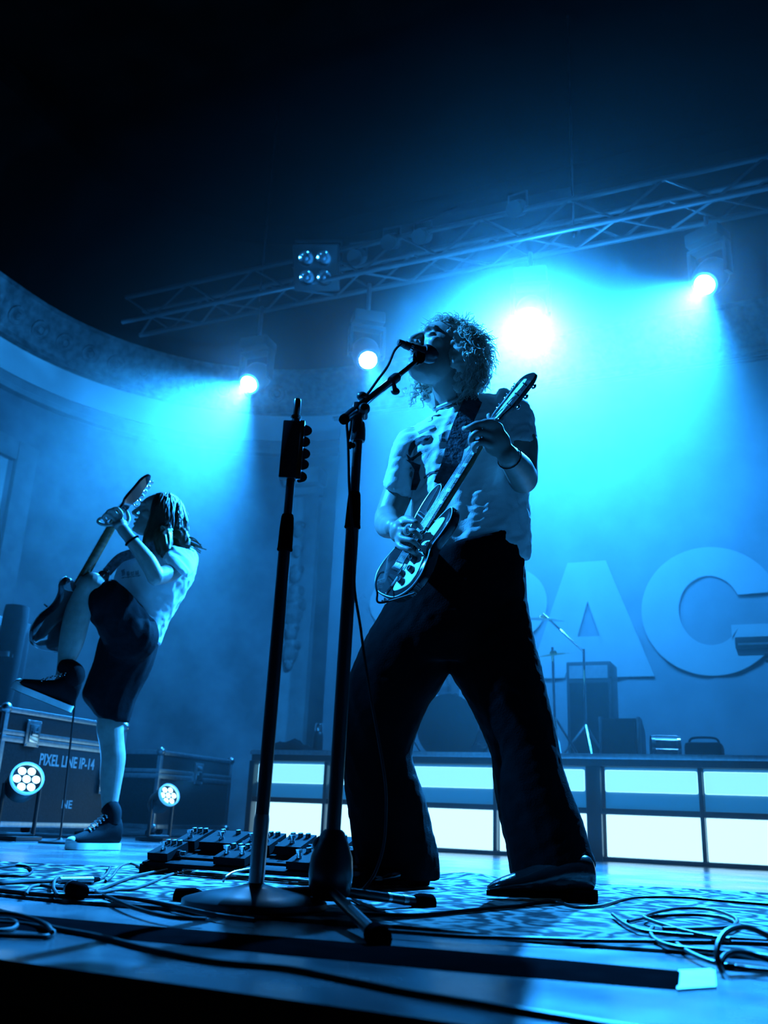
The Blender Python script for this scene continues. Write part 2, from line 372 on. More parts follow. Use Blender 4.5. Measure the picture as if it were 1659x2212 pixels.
# ------------------------------------------------------------------ ornament on the side wall and the pilaster
def OU(x, y, u):
    d = ray(x, y); return CAM + d * ((u - CAM.dot(U)) / d.dot(U))
pn = thing('wall_panel', S(-8.15, 6.6, 2.2), 'framed plaster wall panel with a dark carved cartouche', 'wall panel')
b = MB(); b.box(S(-8.135, 6.45, 2.55), 0.03, 2.1, 2.9, AX); b.build('panel_field', M['cove'], pn, smooth=False)
for (v0, v1, z0, z1) in ((7.5, 7.86, 0.9, 4.25), (5.0, 5.4, 0.9, 4.25), (5.4, 7.5, 4.0, 4.25), (5.4, 7.5, 0.9, 1.15)):
    b = MB(); b.bbox(S(-8.10, (v0 + v1) / 2, (z0 + z1) / 2), 0.1, v1 - v0, z1 - z0, 0.03, AX); f_ = b.build('frame_rail', M['wall'], pn)
random.seed(3)
def swirl(c, r0, turns, a0, flip, rad):
    pts = []
    for i in range(26):
        t = i / 25; a = a0 + flip * t * turns * 2 * PI; r = r0 * (1 - t) ** 0.8 + 0.01
        pts.append(S(-8.10, c[0] + r * math.cos(a), c[1] + r * math.sin(a)))
    return pts, [rad * (1 - 0.6 * i / 25) for i in range(26)]
for (c, r0, tr, a0, fl_, rd) in (((7.2, 3.55), 0.22, 1.2, 2.0, 1, 0.06), ((7.15, 2.95), 0.28, 1.3, -1.0, -1, 0.07), ((7.2, 2.3), 0.22, 1.2, 1.0, 1, 0.06), ((6.8, 3.7), 0.24, 1.2, 0.4, -1, 0.06),
                                  ((6.5, 3.2), 0.32, 1.4, 3.0, 1, 0.08), ((6.7, 2.5), 0.26, 1.2, -2.0, -1, 0.07), ((7.3, 1.8), 0.18, 1.1, 0.2, 1, 0.05), ((6.2, 3.7), 0.25, 1.2, 1.2, 1, 0.06)):
    pts, rr = swirl(c, r0, tr, a0, fl_, rd); b = MB(); b.tube(pts, rr, 8)
    b.ell(S(-8.10, c[0], c[1] - r0 * 1.2), 0.05, 0.10, 0.20, Matrix((U, V, Z)).transposed(), 10, 8); b.build('scroll', M['ornament'], pn)
hr = thing('hanging_rope', OV(75, 765, 7.6), 'pair of thin dark ropes hanging over the pale band', 'rope')
b = MB(); b.tube([OV(62, 765, 8.0), OV(90, 845, 8.0)], 0.012, 6); b.tube([OV(78, 770, 8.0), OV(113, 902, 8.0)], 0.016, 6); b.build('cord', M['rope'], hr)

pu0, pu1 = OV(603, 1400, 10.15).dot(U), OV(668, 1400, 10.15).dot(U)
pc = (pu0 + pu1) / 2; pw = pu1 - pu0
pl = thing('pilaster', S(pc, 10.2, 0), 'pale plaster pilaster with carved drop on the rear wall', 'pilaster')
b = MB(); b.box(S(pc, 10.2, 2.2), pw, 0.14, 4.4, AX); b.build('shaft', M['wall'], pl, smooth=False)
b = MB(); b.bbox(S(pc, 10.14, 4.45), pw * 1.25, 0.3, 0.22, 0.04, AX); b.bbox(S(pc, 10.16, 4.25), pw * 1.1, 0.24, 0.1, 0.03, AX); b.build('capital', M['wall'], pl)
b = MB(); b.bbox(S(pc, 10.14, 0.16), pw * 1.25, 0.3, 0.32, 0.04, AX); b.build('base', M['wall'], pl)
for z_, r_ in ((3.75, 0.09), (3.45, 0.07), (3.15, 0.10), (2.85, 0.13), (2.65, 0.16), (2.4, 0.10), (2.15, 0.13), (1.98, 0.06)):
    b = MB(); b.ell(S(pc - pw * 0.1, 10.12, z_), r_, 0.05, r_ * 1.3, Matrix((U, V, Z)).transposed(), 10, 8)
    b.ell(S(pc - pw * 0.1 - r_ * 0.7, 10.12, z_ + r_ * 0.5), r_ * 0.5, 0.04, r_ * 0.6, Matrix((U, V, Z)).transposed(), 8, 6)
    b.ell(S(pc - pw * 0.1 + r_ * 0.7, 10.12, z_ + r_ * 0.5), r_ * 0.5, 0.04, r_ * 0.6, Matrix((U, V, Z)).transposed(), 8, 6)
    b.build('carved_drop', M['ornament'], pl)
# second flat pier right of the pilaster
pw2 = MB(); pw2.box(S(pc + 1.2, 10.22, 2.6), 1.2, 0.1, 5.2, AX); struct(pw2.build('trim_4', M['walldark'], smooth=False), 'flat dark pier on the rear wall beside the pilaster')

# ------------------------------------------------------------------ backdrop with lettering
BV = 9.4
bd = thing('backdrop', S(-1.0, BV, 0.9), 'dark cloth backdrop with huge pale capital letters', 'backdrop')
b = MB(); rs = []
for i in range(81):
    u_ = -4.85 + i * (8.4 / 80); w_ = 0.02 * math.sin(i * 0.9) + 0.012 * math.sin(i * 2.3)
    rs.append([S(u_, BV + 0.05 + w_ * 0.5, 0.9), S(u_, BV + 0.05 + w_ * 0.3, 3.0), S(u_, BV + 0.05, 4.9), S(u_, BV + 0.06, 4.9), S(u_, BV + 0.06 + w_ * 0.3, 3.0), S(u_, BV + 0.06 + w_ * 0.5, 0.9)])
b.rings(rs, True); b.build('cloth', M['cloth'], bd)
b = MB(); b.tube([S(-4.95, BV + 0.05, 4.93), S(3.6, BV + 0.05, 4.93)], 0.03, 10); b.build('batten', M['gun'], bd)
def letter(name, splines, parent):
    cu = bpy.data.curves.new(name, 'CURVE'); cu.dimensions = '2D'; cu.fill_mode = 'BOTH'; cu.extrude = 0.006
    for sp in splines:
        s_ = cu.splines.new('POLY'); s_.points.add(len(sp) - 1); s_.use_cyclic_u = True
        for pt, (x, z) in zip(s_.points, sp): pt.co = (x, z, 0, 1)
    o = bpy.data.objects.new(name, cu); COL.objects.link(o); dg = bpy.context.evaluated_depsgraph_get()
    me = bpy.data.meshes.new_from_object(o.evaluated_get(dg)); bpy.data.objects.remove(o)
    off = parent_loc(parent)
    for v in me.vertices: v.co = S(v.co.x, BV + 0.027 - v.co.z, v.co.y) - off
    me.materials.clear(); me.materials.append(M['letter'])
    o = bpy.data.objects.new(name, me); COL.objects.link(o); o.parent = parent
    return o
def uz(x, y):
    p = OV(x, y, BV); return (p.dot(U), p.z)
zt, zb = 2.85, 1.64
ml, mr_ = uz(1225, 1214)[0], uz(1307, 1210)[0]; mc = (ml + mr_) / 2
fr_, fi_ = uz(1413, 1455)[0] - mc, uz(1329, 1463)[0] - mc
cbz = uz(1316, 1428)[1]; cbx = fi_ - 0.06
hx, hz0, hz1 = (uz(1294, 1374)[0] - uz(1245, 1374)[0]) / 2, uz(1268, 1374)[1], uz(1268, 1298)[1]
tw = (mr_ - ml) / 2
letter('letter_a', [[(mc - tw, zt), (mc + tw, zt), (mc + fr_, zb), (mc + fi_, zb), (mc + cbx, cbz), (mc - cbx, cbz), (mc - fi_, zb), (mc - fr_, zb)], [(mc, hz1), (mc - hx, hz0), (mc + hx, hz0)]], bd)
gl, gcx = uz(1385, 1320)[0], uz(1533, 1320)[0]; gr = gcx - gl; gz0, gz1 = uz(1531, 1459)[1], uz(1535, 1180)[1]; gcz = (gz0 + gz1) / 2; grz = (gz1 - gz0) / 2
il = uz(1466, 1325)[0]; ir = gcx - il; irz = (uz(1521, 1243)[1] - uz(1528, 1393)[1]) / 2; icz = (uz(1521, 1243)[1] + uz(1528, 1393)[1]) / 2
ut = uz(1656, 1277); ub = uz(1579, 1349)
sp = []
a0 = math.asin((ut[1] - gcz) / grz)
for i in range(49):
    a = a0 + (2 * PI - a0 - 0.75) * i / 48; sp.append((gcx + gr * math.cos(a), gcz + grz * math.sin(a)))
sp += [(gcx + gr * 0.99, gz0 + 0.06), (gcx + gr * 0.99, ub[1]), (ub[0], ub[1]), (ub[0], ub[1] - 0.16)]
a1 = math.asin(max(-1, min(1, (ut[1] - icz) / irz * 0.9))); aa = [(2 * PI - 0.55) + (a1 - (2 * PI - 0.55)) * i / 40 for i in range(41)]
sp += [(gcx + ir * math.cos(a), icz + irz * math.sin(a)) for a in aa]
letter('letter_g', [sp], bd)
px1 = uz(1181, 1300)[0]; ps = px1 - 0.92
bowl = lambda r, rz, cz, x0: [(x0 + r * math.cos(a), cz + rz * math.sin(a)) for a in [PI / 2 - PI * i / 20 for i in range(21)]]
letter('letter_p', [[(ps, zt)] + bowl(0.44, 0.41, 2.44, px1 - 0.44) + [(ps + 0.32, 2.03), (ps + 0.32, zb), (ps, zb)], [(ps + 0.32, 2.58)] + bowl(0.14, 0.13, 2.45, px1 - 0.46) + [(ps + 0.32, 2.32)]], bd)
sx = uz(789, 1300)[0]; cx_ = sx + 0.46
def stroke(pts, w):
    L, R = [], []
    for i, p in enumerate(pts):
        a = Vector(pts[max(i - 1, 0)]); c = Vector(pts[min(i + 1, len(pts) - 1)]); t = (c - a).normalized(); n = Vector((-t.y, t.x)) * w / 2; p = Vector(p)
        L.append(tuple(p + n)); R.append(tuple(p - n))
    return L + R[::-1]
spath = [(cx_ + 0.29 * math.cos(a), 2.53 + 0.20 * math.sin(a)) for a in [0.35 + (4.55 - 0.35) * i / 16 for i in range(17)]] + [(cx_ + 0.31 * math.cos(a), 1.98 + 0.21 * math.sin(a)) for a in [1.45 - (1.45 + 2.8) * i / 16 for i in range(17)]]
letter('letter_s', [stroke(spath, 0.25)], bd)

# ------------------------------------------------------------------ drum riser with lit panels
RV = 6.34
zz = lambda x, y: OV(x, y, RV).z
uu = lambda x, y: OV(x, y, RV).dot(U)
z_top, z_tb = zz(1400, 1631), zz(1400, 1657); z_s0, z_s1 = zz(1400, 1712), zz(1400, 1664); z_m1, z_m0 = zz(1400, 1749), zz(1400, 1762); z_b = zz(1400, 1856)
uL, uP1, uP2, uW0, uW1, uP3 = uu(540, 1740), uu(699, 1740), uu(1069, 1790), uu(1268, 1760), uu(1300, 1760), uu(1517, 1760)
uP4 = uP3 + (uP3 - uW1); uW2 = uP4 + (uP3 - uW1); uR = uW2 + 0.12
ri = thing('drum_riser', S((uL + uR) / 2, RV + 1.2, 0), 'black drum riser faced with backlit frosted panels', 'stage riser')
def rbox(name, u0, u1, v0, v1, z0, z1, m_, bev=0.004):
    b = MB(); b.bbox(S((u0 + u1) / 2, (v0 + v1) / 2, (z0 + z1) / 2), abs(u1 - u0), abs(v1 - v0), abs(z1 - z0), min(bev, abs(u1 - u0) * 0.3, abs(z1 - z0) * 0.3), AX); return b.build(name, m_, ri)
rbox('deck', uL - 0.02, uR, RV, RV + 2.4, z_tb, z_top, M['case'])
rbox('front_edge', uL - 0.025, uR, RV - 0.02, RV - 0.001, z_top - 0.03, z_top + 0.004, M['metal'])
rbox('bottom_beam', uL, uR, RV + 0.001, RV + 0.07, 0.0, z_b, M['gun'])
rbox('middle_beam', uL, uR, RV + 0.001, RV + 0.06, z_m0, z_m1, M['gun'])
rbox('back_panel', uL, uR, RV + 0.30, RV + 0.33, 0.0, z_tb - 0.001, M['black'])
rbox('side_panel', uL - 0.02, uL, RV + 0.08, RV + 2.4, 0.0, z_tb - 0.001, M['black'])
cols = [uL, uP1, uP2, uW0]; cols2 = [uW1, uP3, uP4, uW2]
for u_ in (uP1, uP2, uP3, uP4): rbox('thin_post', u_ - 0.013, u_ + 0.013, RV - 0.004, RV + 0.055, z_b, z_tb, M['gun'])
rbox('corner_post', uL - 0.03, uL + 0.015, RV - 0.01, RV + 0.08, 0.0, z_tb, M['gun'])
rbox('wide_post', uW0, uW1, RV - 0.012, RV + 0.08, 0.0, z_tb, M['gun']); rbox('wide_post', uW2, uR, RV - 0.012, RV + 0.08, 0.0, z_tb, M['gun'])
for c_ in (cols, cols2):
    for a_, b_ in zip(c_, c_[1:]):
        rbox('lower_panel', a_ + 0.016, b_ - 0.016, RV + 0.062, RV + 0.07, z_b + 0.001, z_m0 - 0.001, M['panel_hot'])
        rbox('upper_panel', a_ + 0.016, b_ - 0.016, RV + 0.062, RV + 0.07, z_m1 + 0.001, z_tb - 0.002, M['panel_dim'])
        rbox('light_strip', a_ + 0.02, b_ - 0.02, RV + 0.045, RV + 0.0615, z_s0, z_s1, M['panel_strip'], 0.012)

# ------------------------------------------------------------------ things on the riser
ZT = z_top + 0.001
def on_riser(x, y, v): return OV(x, y, v).dot(U)
# bottle and jacket at the left end
def px_m(x, v):            # metres per pixel near that place
    return (OV(x + 50, 1600, v) - OV(x - 50, 1600, v)).dot(U) / 100
v_ = 6.75; k_ = px_m(685, v_); c = S(on_riser(687, 1600, v_), v_, ZT); hb = OV(687, 1562, v_).z - ZT
bt = thing('drink_bottle', c, 'dark insulated bottle with shiny cap at the riser end', 'bottle')
b = MB(); b.lathe(c, Z, [(0, 0.036), (0.01, 0.040), (hb * 0.55, 0.040), (hb * 0.68, 0.036), (hb * 0.72, 0.026)], 20); b.build('flask', M['plastic'], bt)
b = MB(); b.lathe(c + Z * hb * 0.72, Z, [(0, 0.028), (0.005, 0.034), (hb * 0.2, 0.034), (hb * 0.27, 0.028), (hb * 0.28, 0.0)], 20); b.build('cap', M['chrome'], bt)
v_ = 6.62; c = S(on_riser(645, 1610, v_), v_, ZT)
b = MB(); rs = []
for i in range(13):
    t = i / 12; u_ = -0.22 + 0.4 * t; hgt = 0.10 * math.sin(PI * min(1, t * 1.15 + 0.02)) ** 0.6 + 0.018 * math.sin(t * 17)
    if i in (0, 12): hgt = 0.004
    rs.append([c + U * u_ + V * (0.12 * math.cos(a)) + Z * (0.002 + max(0, hgt) * max(0, math.sin(a)) * (1 + 0.15 * math.sin(3 * a + i))) for a in [PI * j / 12 for j in range(13)]])
b.rings(rs, True); tag(b.build('folded_jacket', M['canvas']), 'crumpled dark jacket lying on the riser end', 'jacket')
# monitor wedge / small cabinet
v_ = 6.85; u0, u1 = on_riser(1298, 1600, v_), on_riser(1382, 1600, v_); zt_ = OV(1340, 1548, v_).z
c = S((u0 + u1) / 2, v_ + 0.12, ZT); t_ = thing('stage_monitor', c, 'boxy dark stage monitor with bright rim light on the riser', 'speaker')
w_ = u1 - u0; h_ = zt_ - ZT
b = MB(); b.prism([(-0.15, 0), (0.17, 0), (0.17, h_ * 0.7), (0.02, h_), (-0.12, h_ * 0.96)], lambda x, y, z: c + V * x + Z * y + U * z, -w_ / 2, w_ / 2); b.build('cabinet', M['plastic'], t_, smooth=False)
b = MB(); b.box(c + V * -0.145 + Z * h_ * 0.48, w_ * 0.8, 0.012, h_ * 0.75, AX); b.build('grille', M['gun'], t_)
for s_ in (-1, 1):
    b = MB(); b.bbox(c + V * -0.12 + U * (s_ * w_ * 0.49) + Z * h_ * 0.5, 0.02, 0.06, h_ * 0.98, 0.004, AX); b.build('corner_strip', M['grey'], t_)
# small drum lying on its side
v_ = 6.75; u0, u1 = on_riser(1400, 1605, v_), on_riser(1466, 1605, v_); r_ = (OV(1430, 1586, v_).z - ZT) / 2
c = S((u0 + u1) / 2, v_ + 0.1, ZT + r_); t_ = thing('snare_drum', S((u0 + u1) / 2, v_ + 0.1, ZT), 'shiny metal snare drum lying on its side', 'drum')
w_ = u1 - u0; ax_ = (U + V * 0.25).normalized()
b = MB(); b.lathe(c - ax_ * w_ * 0.42, ax_, [(0, r_ * 0.94), (w_ * 0.84, r_ * 0.94)], 32); b.build('shell', M['steel'], t_)
for s_ in (-1, 1):
    b = MB(); b.lathe(c + ax_ * (s_ * w_ * 0.42 - 0.012), ax_, [(0, r_ * 0.94), (0, r_), (0.024, r_), (0.024, r_ * 0.94)], 32); b.build('hoop', M['chrome'], t_)
    b = MB(); b.lathe(c + ax_ * (s_ * w_ * 0.425 - 0.002), ax_, [(0, r_ * 0.93), (0.004, r_ * 0.93)], 32); b.build('drum_skin', M['skinhead'], t_)
for k in range(8):
    a = k * PI / 4 + 0.2; n1 = ax_.orthogonal().normalized(); n2 = ax_.cross(n1); d_ = n1 * math.cos(a) + n2 * math.sin(a)
    b = MB(); b.tube([c + d_ * r_ * 0.97 - ax_ * w_ * 0.4, c + d_ * r_ * 0.97 + ax_ * w_ * 0.4], 0.005, 6); b.build('tension_rod', M['chrome'], t_)
# gear bag
v_ = 6.8; u0, u1 = on_riser(1478, 1615, v_), on_riser(1560, 1615, v_); h_ = OV(1520, 1603, v_).z - ZT
c = S((u0 + u1) / 2, v_ + 0.1, ZT); t_ = thing('gear_bag', c, 'low black gear bag beside the snare drum', 'bag')
b = MB(); b.bbox(c + Z * h_ / 2, u1 - u0, 0.24, h_, 0.03, AX); b.build('bag_body', M['canvas'], t_)
b = MB(); b.tube(catmull([c + U * -0.1 + Z * h_, c + U * -0.07 + Z * (h_ + 0.035), c + U * 0.07 + Z * (h_ + 0.035), c + U * 0.1 + Z * h_]), 0.008, 6); b.build('handle', M['canvas'], t_)
# keyboard on a stand at the right
v_ = 7.5; zk0, zk1 = OV(1630, 1410, v_).z, OV(1630, 1372, v_).z; uk = on_riser(1588, 1390, v_)
t_ = thing('keyboard', S(uk + 0.6, v_ + 0.15, zk0), 'dark keyboard with pale edge stripe on a stand', 'keyboard')
b = MB(); b.bbox(S(uk + 0.6, v_ + 0.15, (zk0 + zk1) / 2 + 0.01), 1.2, 0.32, (zk1 - zk0) * 0.7, 0.012, AX); b.build('chassis', M['plastic'], t_)
b = MB(); b.box(S(uk + 0.6, v_ - 0.012, (zk0 + zk1) / 2), 1.16, 0.004, 0.014, AX); b.build('edge_stripe', M['grey'], t_)
b = MB(); b.box(S(uk + 0.55, v_ + 0.06, zk1 - 0.012), 0.9, 0.13, 0.012, AX); b.build('key_bed', M['white'], t_)
t_ = thing('keyboard_stand', S(uk + 0.6, v_ + 0.15, ZT), 'black crossed-leg stand carrying the keyboard', 'stand')
for s_ in (-1, 1):
    for e_ in (0.25, 0.95):
        b = MB(); b.tube([S(uk + e_, v_ + 0.15 - 0.22 * s_, ZT + 0.015), S(uk + e_, v_ + 0.15 + 0.14 * s_, zk0 - 0.014)], 0.014, 8); b.build('leg', M['gun'], t_)
for s_ in (-1, 1):
    b = MB(); b.tube([S(uk + 0.2, v_ + 0.15 + 0.14 * s_, zk0 - 0.016), S(uk + 1.0, v_ + 0.15 + 0.14 * s_, zk0 - 0.016)], 0.014, 8); b.build('top_bar', M['gun'], t_)

# ------------------------------------------------------------------ drum kit behind the singer
def drum(name, c, ax, r, d, label, m_=M['drum']):
    ax = Vector(ax).normalized(); t = thing(name, Vector(c) - Z * 0, label, 'drum')
    b = MB(); b.lathe(c - ax * d / 2, ax, [(0, r * 0.96), (d, r * 0.96)], 36); b.build('shell', m_, t)
    for s_ in (-1, 1):
        b = MB(); b.lathe(c + ax * (s_ * d / 2) - ax * 0.012, ax, [(0, r * 0.95), (0, r), (0.03, r), (0.03, r * 0.95)], 36); b.build('hoop', M['chrome'] if name != 'bass_drum' else M['gun'], t)
        b = MB(); b.lathe(c + ax * (s_ * (d / 2 + 0.004)) - ax * 0.002, ax, [(0, r * 0.94), (0.004, r * 0.94)], 36); b.build('drum_skin', M['skinhead'], t)
    for k in range(8):
        a = k * PI / 4 + 0.3; n1 = ax.orthogonal().normalized(); n2 = ax.cross(n1); d_ = n1 * math.cos(a) + n2 * math.sin(a)
        b = MB(); b.bbox(c + d_ * (r * 0.97), 0.025, 0.025, d * 0.5 if d > 0.3 else d * 0.6, 0.005, (n1, n2, ax)); b.build('lug', M['chrome'], t)
    return t
kv = 7.35; kc = OV(985, 1560, kv); kr = kc.z - ZT
drum('bass_drum', Vector((kc.x, kc.y, ZT + 0.26)), -V, 0.26, 0.4, 'dark bass drum standing behind the singer on the riser')
tk = OV(955, 1470, kv + 0.1); drum('rack_tom', Vector((tk.x, tk.y, ZT + 0.66)), (V * -0.3 + Z).normalized(), 0.15, 0.2, 'small rack tom mounted above the bass drum')
fk = OV(1120, 1560, kv + 0.3); f_ = drum('floor_tom', Vector((fk.x, fk.y, ZT + 0.40)), Z, 0.2, 0.36, 'floor tom on three legs beside the bass drum')
for k in range(3):
    a = k * 2.1 + 0.4; b = MB(); p_ = Vector((fk.x, fk.y, ZT)) + Vector((math.cos(a), math.sin(a), 0)) * 0.215
    b.tube([p_ + Z * 0.5, p_ + Z * 0.008], 0.008, 6); b.ell(p_ + Z * 0.012, 0.014, 0.014, 0.012); b.build('leg', M['chrome'], f_)
b = MB(); b.tube([Vector((tk.x, tk.y, ZT + 0.58)) + V * 0.16, Vector((kc.x, kc.y, ZT + 0.5)) + V * 0.05], 0.012, 8); b.build('mount_rod', M['chrome'], [o for o in COL.objects if o.name == 'rack_tom'][0])
def cymbal_stand(px, py, v, r, label, tilt=(0.2, -0.3), boom=None):
    top = OV(px, py, v); base = Vector((top.x, top.y, ZT))
    if boom: base = base + U * boom
    t = thing('cymbal_stand', base, label, 'cymbal')
    ax = (Z + U * tilt[0] + V * tilt[1]).normalized()
    b = MB(); b.lathe(top - ax * 0.004, ax, [(0, r), (0.012, r * 0.6), (0.018, r * 0.2), (0.034, r * 0.16), (0.04, 0.01)], 36); b.build('cymbal', M['gold'], t)
    if boom:
        b = MB(); b.tube([top + ax * 0.05, base + Z * (top.z - ZT) * 0.76], 0.009, 8); b.build('boom_arm', M['chrome'], t)
        b = MB(); b.tube([base + Z * 0.25, base + Z * (top.z - ZT) * 0.78], 0.011, 8); b.build('pole', M['chrome'], t)
    else:
        b = MB(); b.tube([base + Z * 0.25, top + ax * 0.06], 0.011, 8); b.build('pole', M['chrome'], t)
    for k in range(3):
        a = k * 2 * PI / 3 + 0.5; d_ = Vector((math.cos(a), math.sin(a), 0)); b = MB(); b.tube([base + Z * 0.32, base + d_ * 0.26 + Z * 0.010], 0.009, 6); b.build('leg', M['chrome'], t)
    return t
cymbal_stand(1172, 1338, 7.6, 0.19, 'crash cymbal on a boom stand near the large letter A', (0.1, -0.15), 0.34)
cymbal_stand(1196, 1415, 7.05, 0.15, 'ride cymbal set low beside the floor tom', (-0.1, -0.2))
cymbal_stand(880, 1330, 7.6, 0.18, 'crash cymbal on a straight stand behind the guitar body', (0.1, -0.2))
# amplifier behind the kit
v_ = 8.3; u0, u1 = on_riser(1222, 1430, v_), on_riser(1318, 1430, v_); zt_ = OV(1270, 1428, v_).z
c = S((u0 + u1) / 2, v_ + 0.18, ZT); t_ = thing('guitar_amplifier', c, 'tall black amplifier cabinet below the letter A', 'amplifier')
b = MB(); b.bbox(c + Z * (zt_ - ZT) / 2, u1 - u0, 0.34, zt_ - ZT, 0.015, AX); b.build('cabinet', M['case'], t_)
b = MB(); b.box(c + V * -0.172 + Z * (zt_ - ZT) * 0.42, (u1 - u0) * 0.86, 0.006, (zt_ - ZT) * 0.76, AX); b.build('grille_cloth', M['canvas'], t_)
b = MB(); b.box(c + V * -0.172 + Z * (zt_ - ZT) * 0.9, (u1 - u0) * 0.86, 0.006, (zt_ - ZT) * 0.12, AX); b.build('control_panel', M['grey'], t_)

# ------------------------------------------------------------------ truss and fixtures
TZ0, TZ1, TV0, TV1 = 5.12, 5.42, 6.85, 7.15
tr = thing('lighting_truss', S(-1.5, 7.0, TZ0), 'silver box truss carrying the stage lights', 'truss')
for v_ in (TV0, TV1):
    for z_ in (TZ0, TZ1):
        b = MB(); b.tube([S(-6.2, v_, z_), S(3.4, v_, z_)], 0.025, 10); b.build('chord', M['trussm'], tr)
n_ = 24
mesh0 = None
for i in range(n_):
    ua, ub_ = -6.2 + i * 0.4, -5.8 + i * 0.4
    za, zb_ = (TZ0, TZ1) if i % 2 else (TZ1, TZ0)
    for v_ in (TV0, TV1):
        b = MB(); b.tube([S(ua, v_, za), S(ub_, v_, zb_)], 0.012, 6); b.build('brace', M['trussm'], tr)
    va, vb = (TV0, TV1) if i % 2 else (TV1, TV0)
    b = MB(); b.tube([S(ua, va, TZ0), S(ub_, vb, TZ0)], 0.012, 6); b.build('brace', M['trussm'], tr)
for u_ in (-4.6, -1.4, 1.8):
    b = MB(); b.tube([S(u_, 7.0, TZ1 - 0.28), S(u_, 7.0, 7.64)], 0.008, 6); b.build('hoist_cable', M['steel'], tr)
def moving_head(loc, d, label, lr=0.09):
    loc = Vector(loc); d = Vector(d).normalized(); body = loc - d * 0.17
    side = d.cross(Z).normalized()
    t = thing('moving_head_light', Vector((body.x, body.y, body.z + 0.30)), label, 'stage light', 'moving head lights on the truss')
    b = MB(); b.lathe(loc, -d, [(0.0, lr * 1.02), (0.0, lr * 1.2), (0.06, lr * 1.25), (0.1, lr * 1.5), (0.26, lr * 1.5), (0.36, lr * 1.0), (0.38, 0.02)], 24); b.build('head', M['plastic'], t)
    b = MB(); b.lathe(loc - d * 0.004, d, [(0, lr), (0.012, lr * 0.7), (0.016, 0.0)], 24); b.build('lens', M['lens'], t)
    b = MB(); top = body + Z * 0.27
    for s_ in (-1, 1): b.bbox(body + side * (s_ * lr * 1.75) + Z * 0.12, 0.035, 0.10, 0.30, 0.01, (side, side.cross(Z), Z))
    b.bbox(top, lr * 3.8, 0.11, 0.04, 0.01, (side, side.cross(Z), Z)); b.build('yoke', M['plastic'], t)
    b = MB(); b.bbox(top + Z * 0.085, 0.30, 0.24, 0.12, 0.02, (side, side.cross(Z), Z)); b.build('base', M['plastic'], t)
    b = MB(); b.tube([top + Z * 0.14, Vector((top.x, top.y, TZ0 + 0.02))], 0.02, 8); b.build('clamp', M['steel'], t)
    return t
names = {'left': 'moving head light hung leftmost on the truss, above the long-haired guitarist', 'small': 'narrow-beam moving head light above the microphone boom', 'centre': 'brightest moving head light, behind the raised guitar headstock', 'right': 'moving head light above the letter G'}
for k in HEADS:
    loc, d, pw, sz = head_dir(k); moving_head(loc, d, names[k])
# four-lamp blinder
bc = OV(681, 579, 6.75); dB = (CAM - bc + U * -1.5).normalized(); sB = dB.cross(Z).normalized(); uB = sB.cross(dB).normalized()
t_ = thing('blinder_light', bc, 'unlit four-lamp blinder hung on the truss', 'stage light')
b = MB(); b.bbox(bc - dB * 0.09, 0.44, 0.44, 0.12, 0.02, (sB, uB, dB)); b.build('housing', M['plastic'], t_)
for i in (-1, 1):
    for j in (-1, 1):
        c = bc + sB * (0.085 * i) + uB * (0.09 * j)
        b = MB(); b.lathe(c, dB, [(-0.03, 0.07), (0.012, 0.078), (0.012, 0.07), (-0.02, 0.035), (-0.025, 0.0)], 20); r_ = b.build('lamp', M['chrome'], t_)
        b = MB(); b.ell(c - dB * 0.004, 0.02, 0.02, 0.02); b.build('bulb', M['glass'], r_)
b = MB(); b.tube([bc - dB * 0.1 + sB * 0.23, bc - dB * 0.1 + sB * 0.23 + Z * 0.3, bc - dB * 0.1 - sB * 0.23 + Z * 0.3, bc - dB * 0.1 - sB * 0.23], 0.014, 6); b.build('bracket', M['gun'], t_)
def par_can(px, py, label, d):
    c = OV(px, py, 6.8); t = thing('par_can', c, label, 'stage light', 'unlit par cans on the truss'); d = Vector(d).normalized()
    b = MB(); b.lathe(c, -d, [(0, 0.062), (0, 0.075), (0.2, 0.075), (0.27, 0.04), (0.28, 0.0)], 20); b.build('can', M['plastic'], t)
    b = MB(); b.lathe(c - d * 0.02, d, [(0, 0.065), (0.012, 0.04), (0.014, 0)], 20); b.build('lens', M['glass'], t)
    s = d.cross(Z).normalized(); b = MB(); q = c - d * 0.12
    b.tube([q + s * 0.085, q + s * 0.085 + Z * 0.16, q - s * 0.085 + Z * 0.16, q - s * 0.085], 0.01, 6); b.build('yoke', M['gun'], t)
    return t
for px, py, lb in ((765, 556, 'unlit par can next to the blinder on the truss'), (838, 524, 'unlit par can on the truss above the microphone'), (905, 512, 'unlit par can on the truss above the singer'), (1110, 452, 'unlit par can above the brightest moving head light')):
    par_can(px, py, lb, (CAM - OV(px, py, 6.8)).normalized() + U * -0.3)

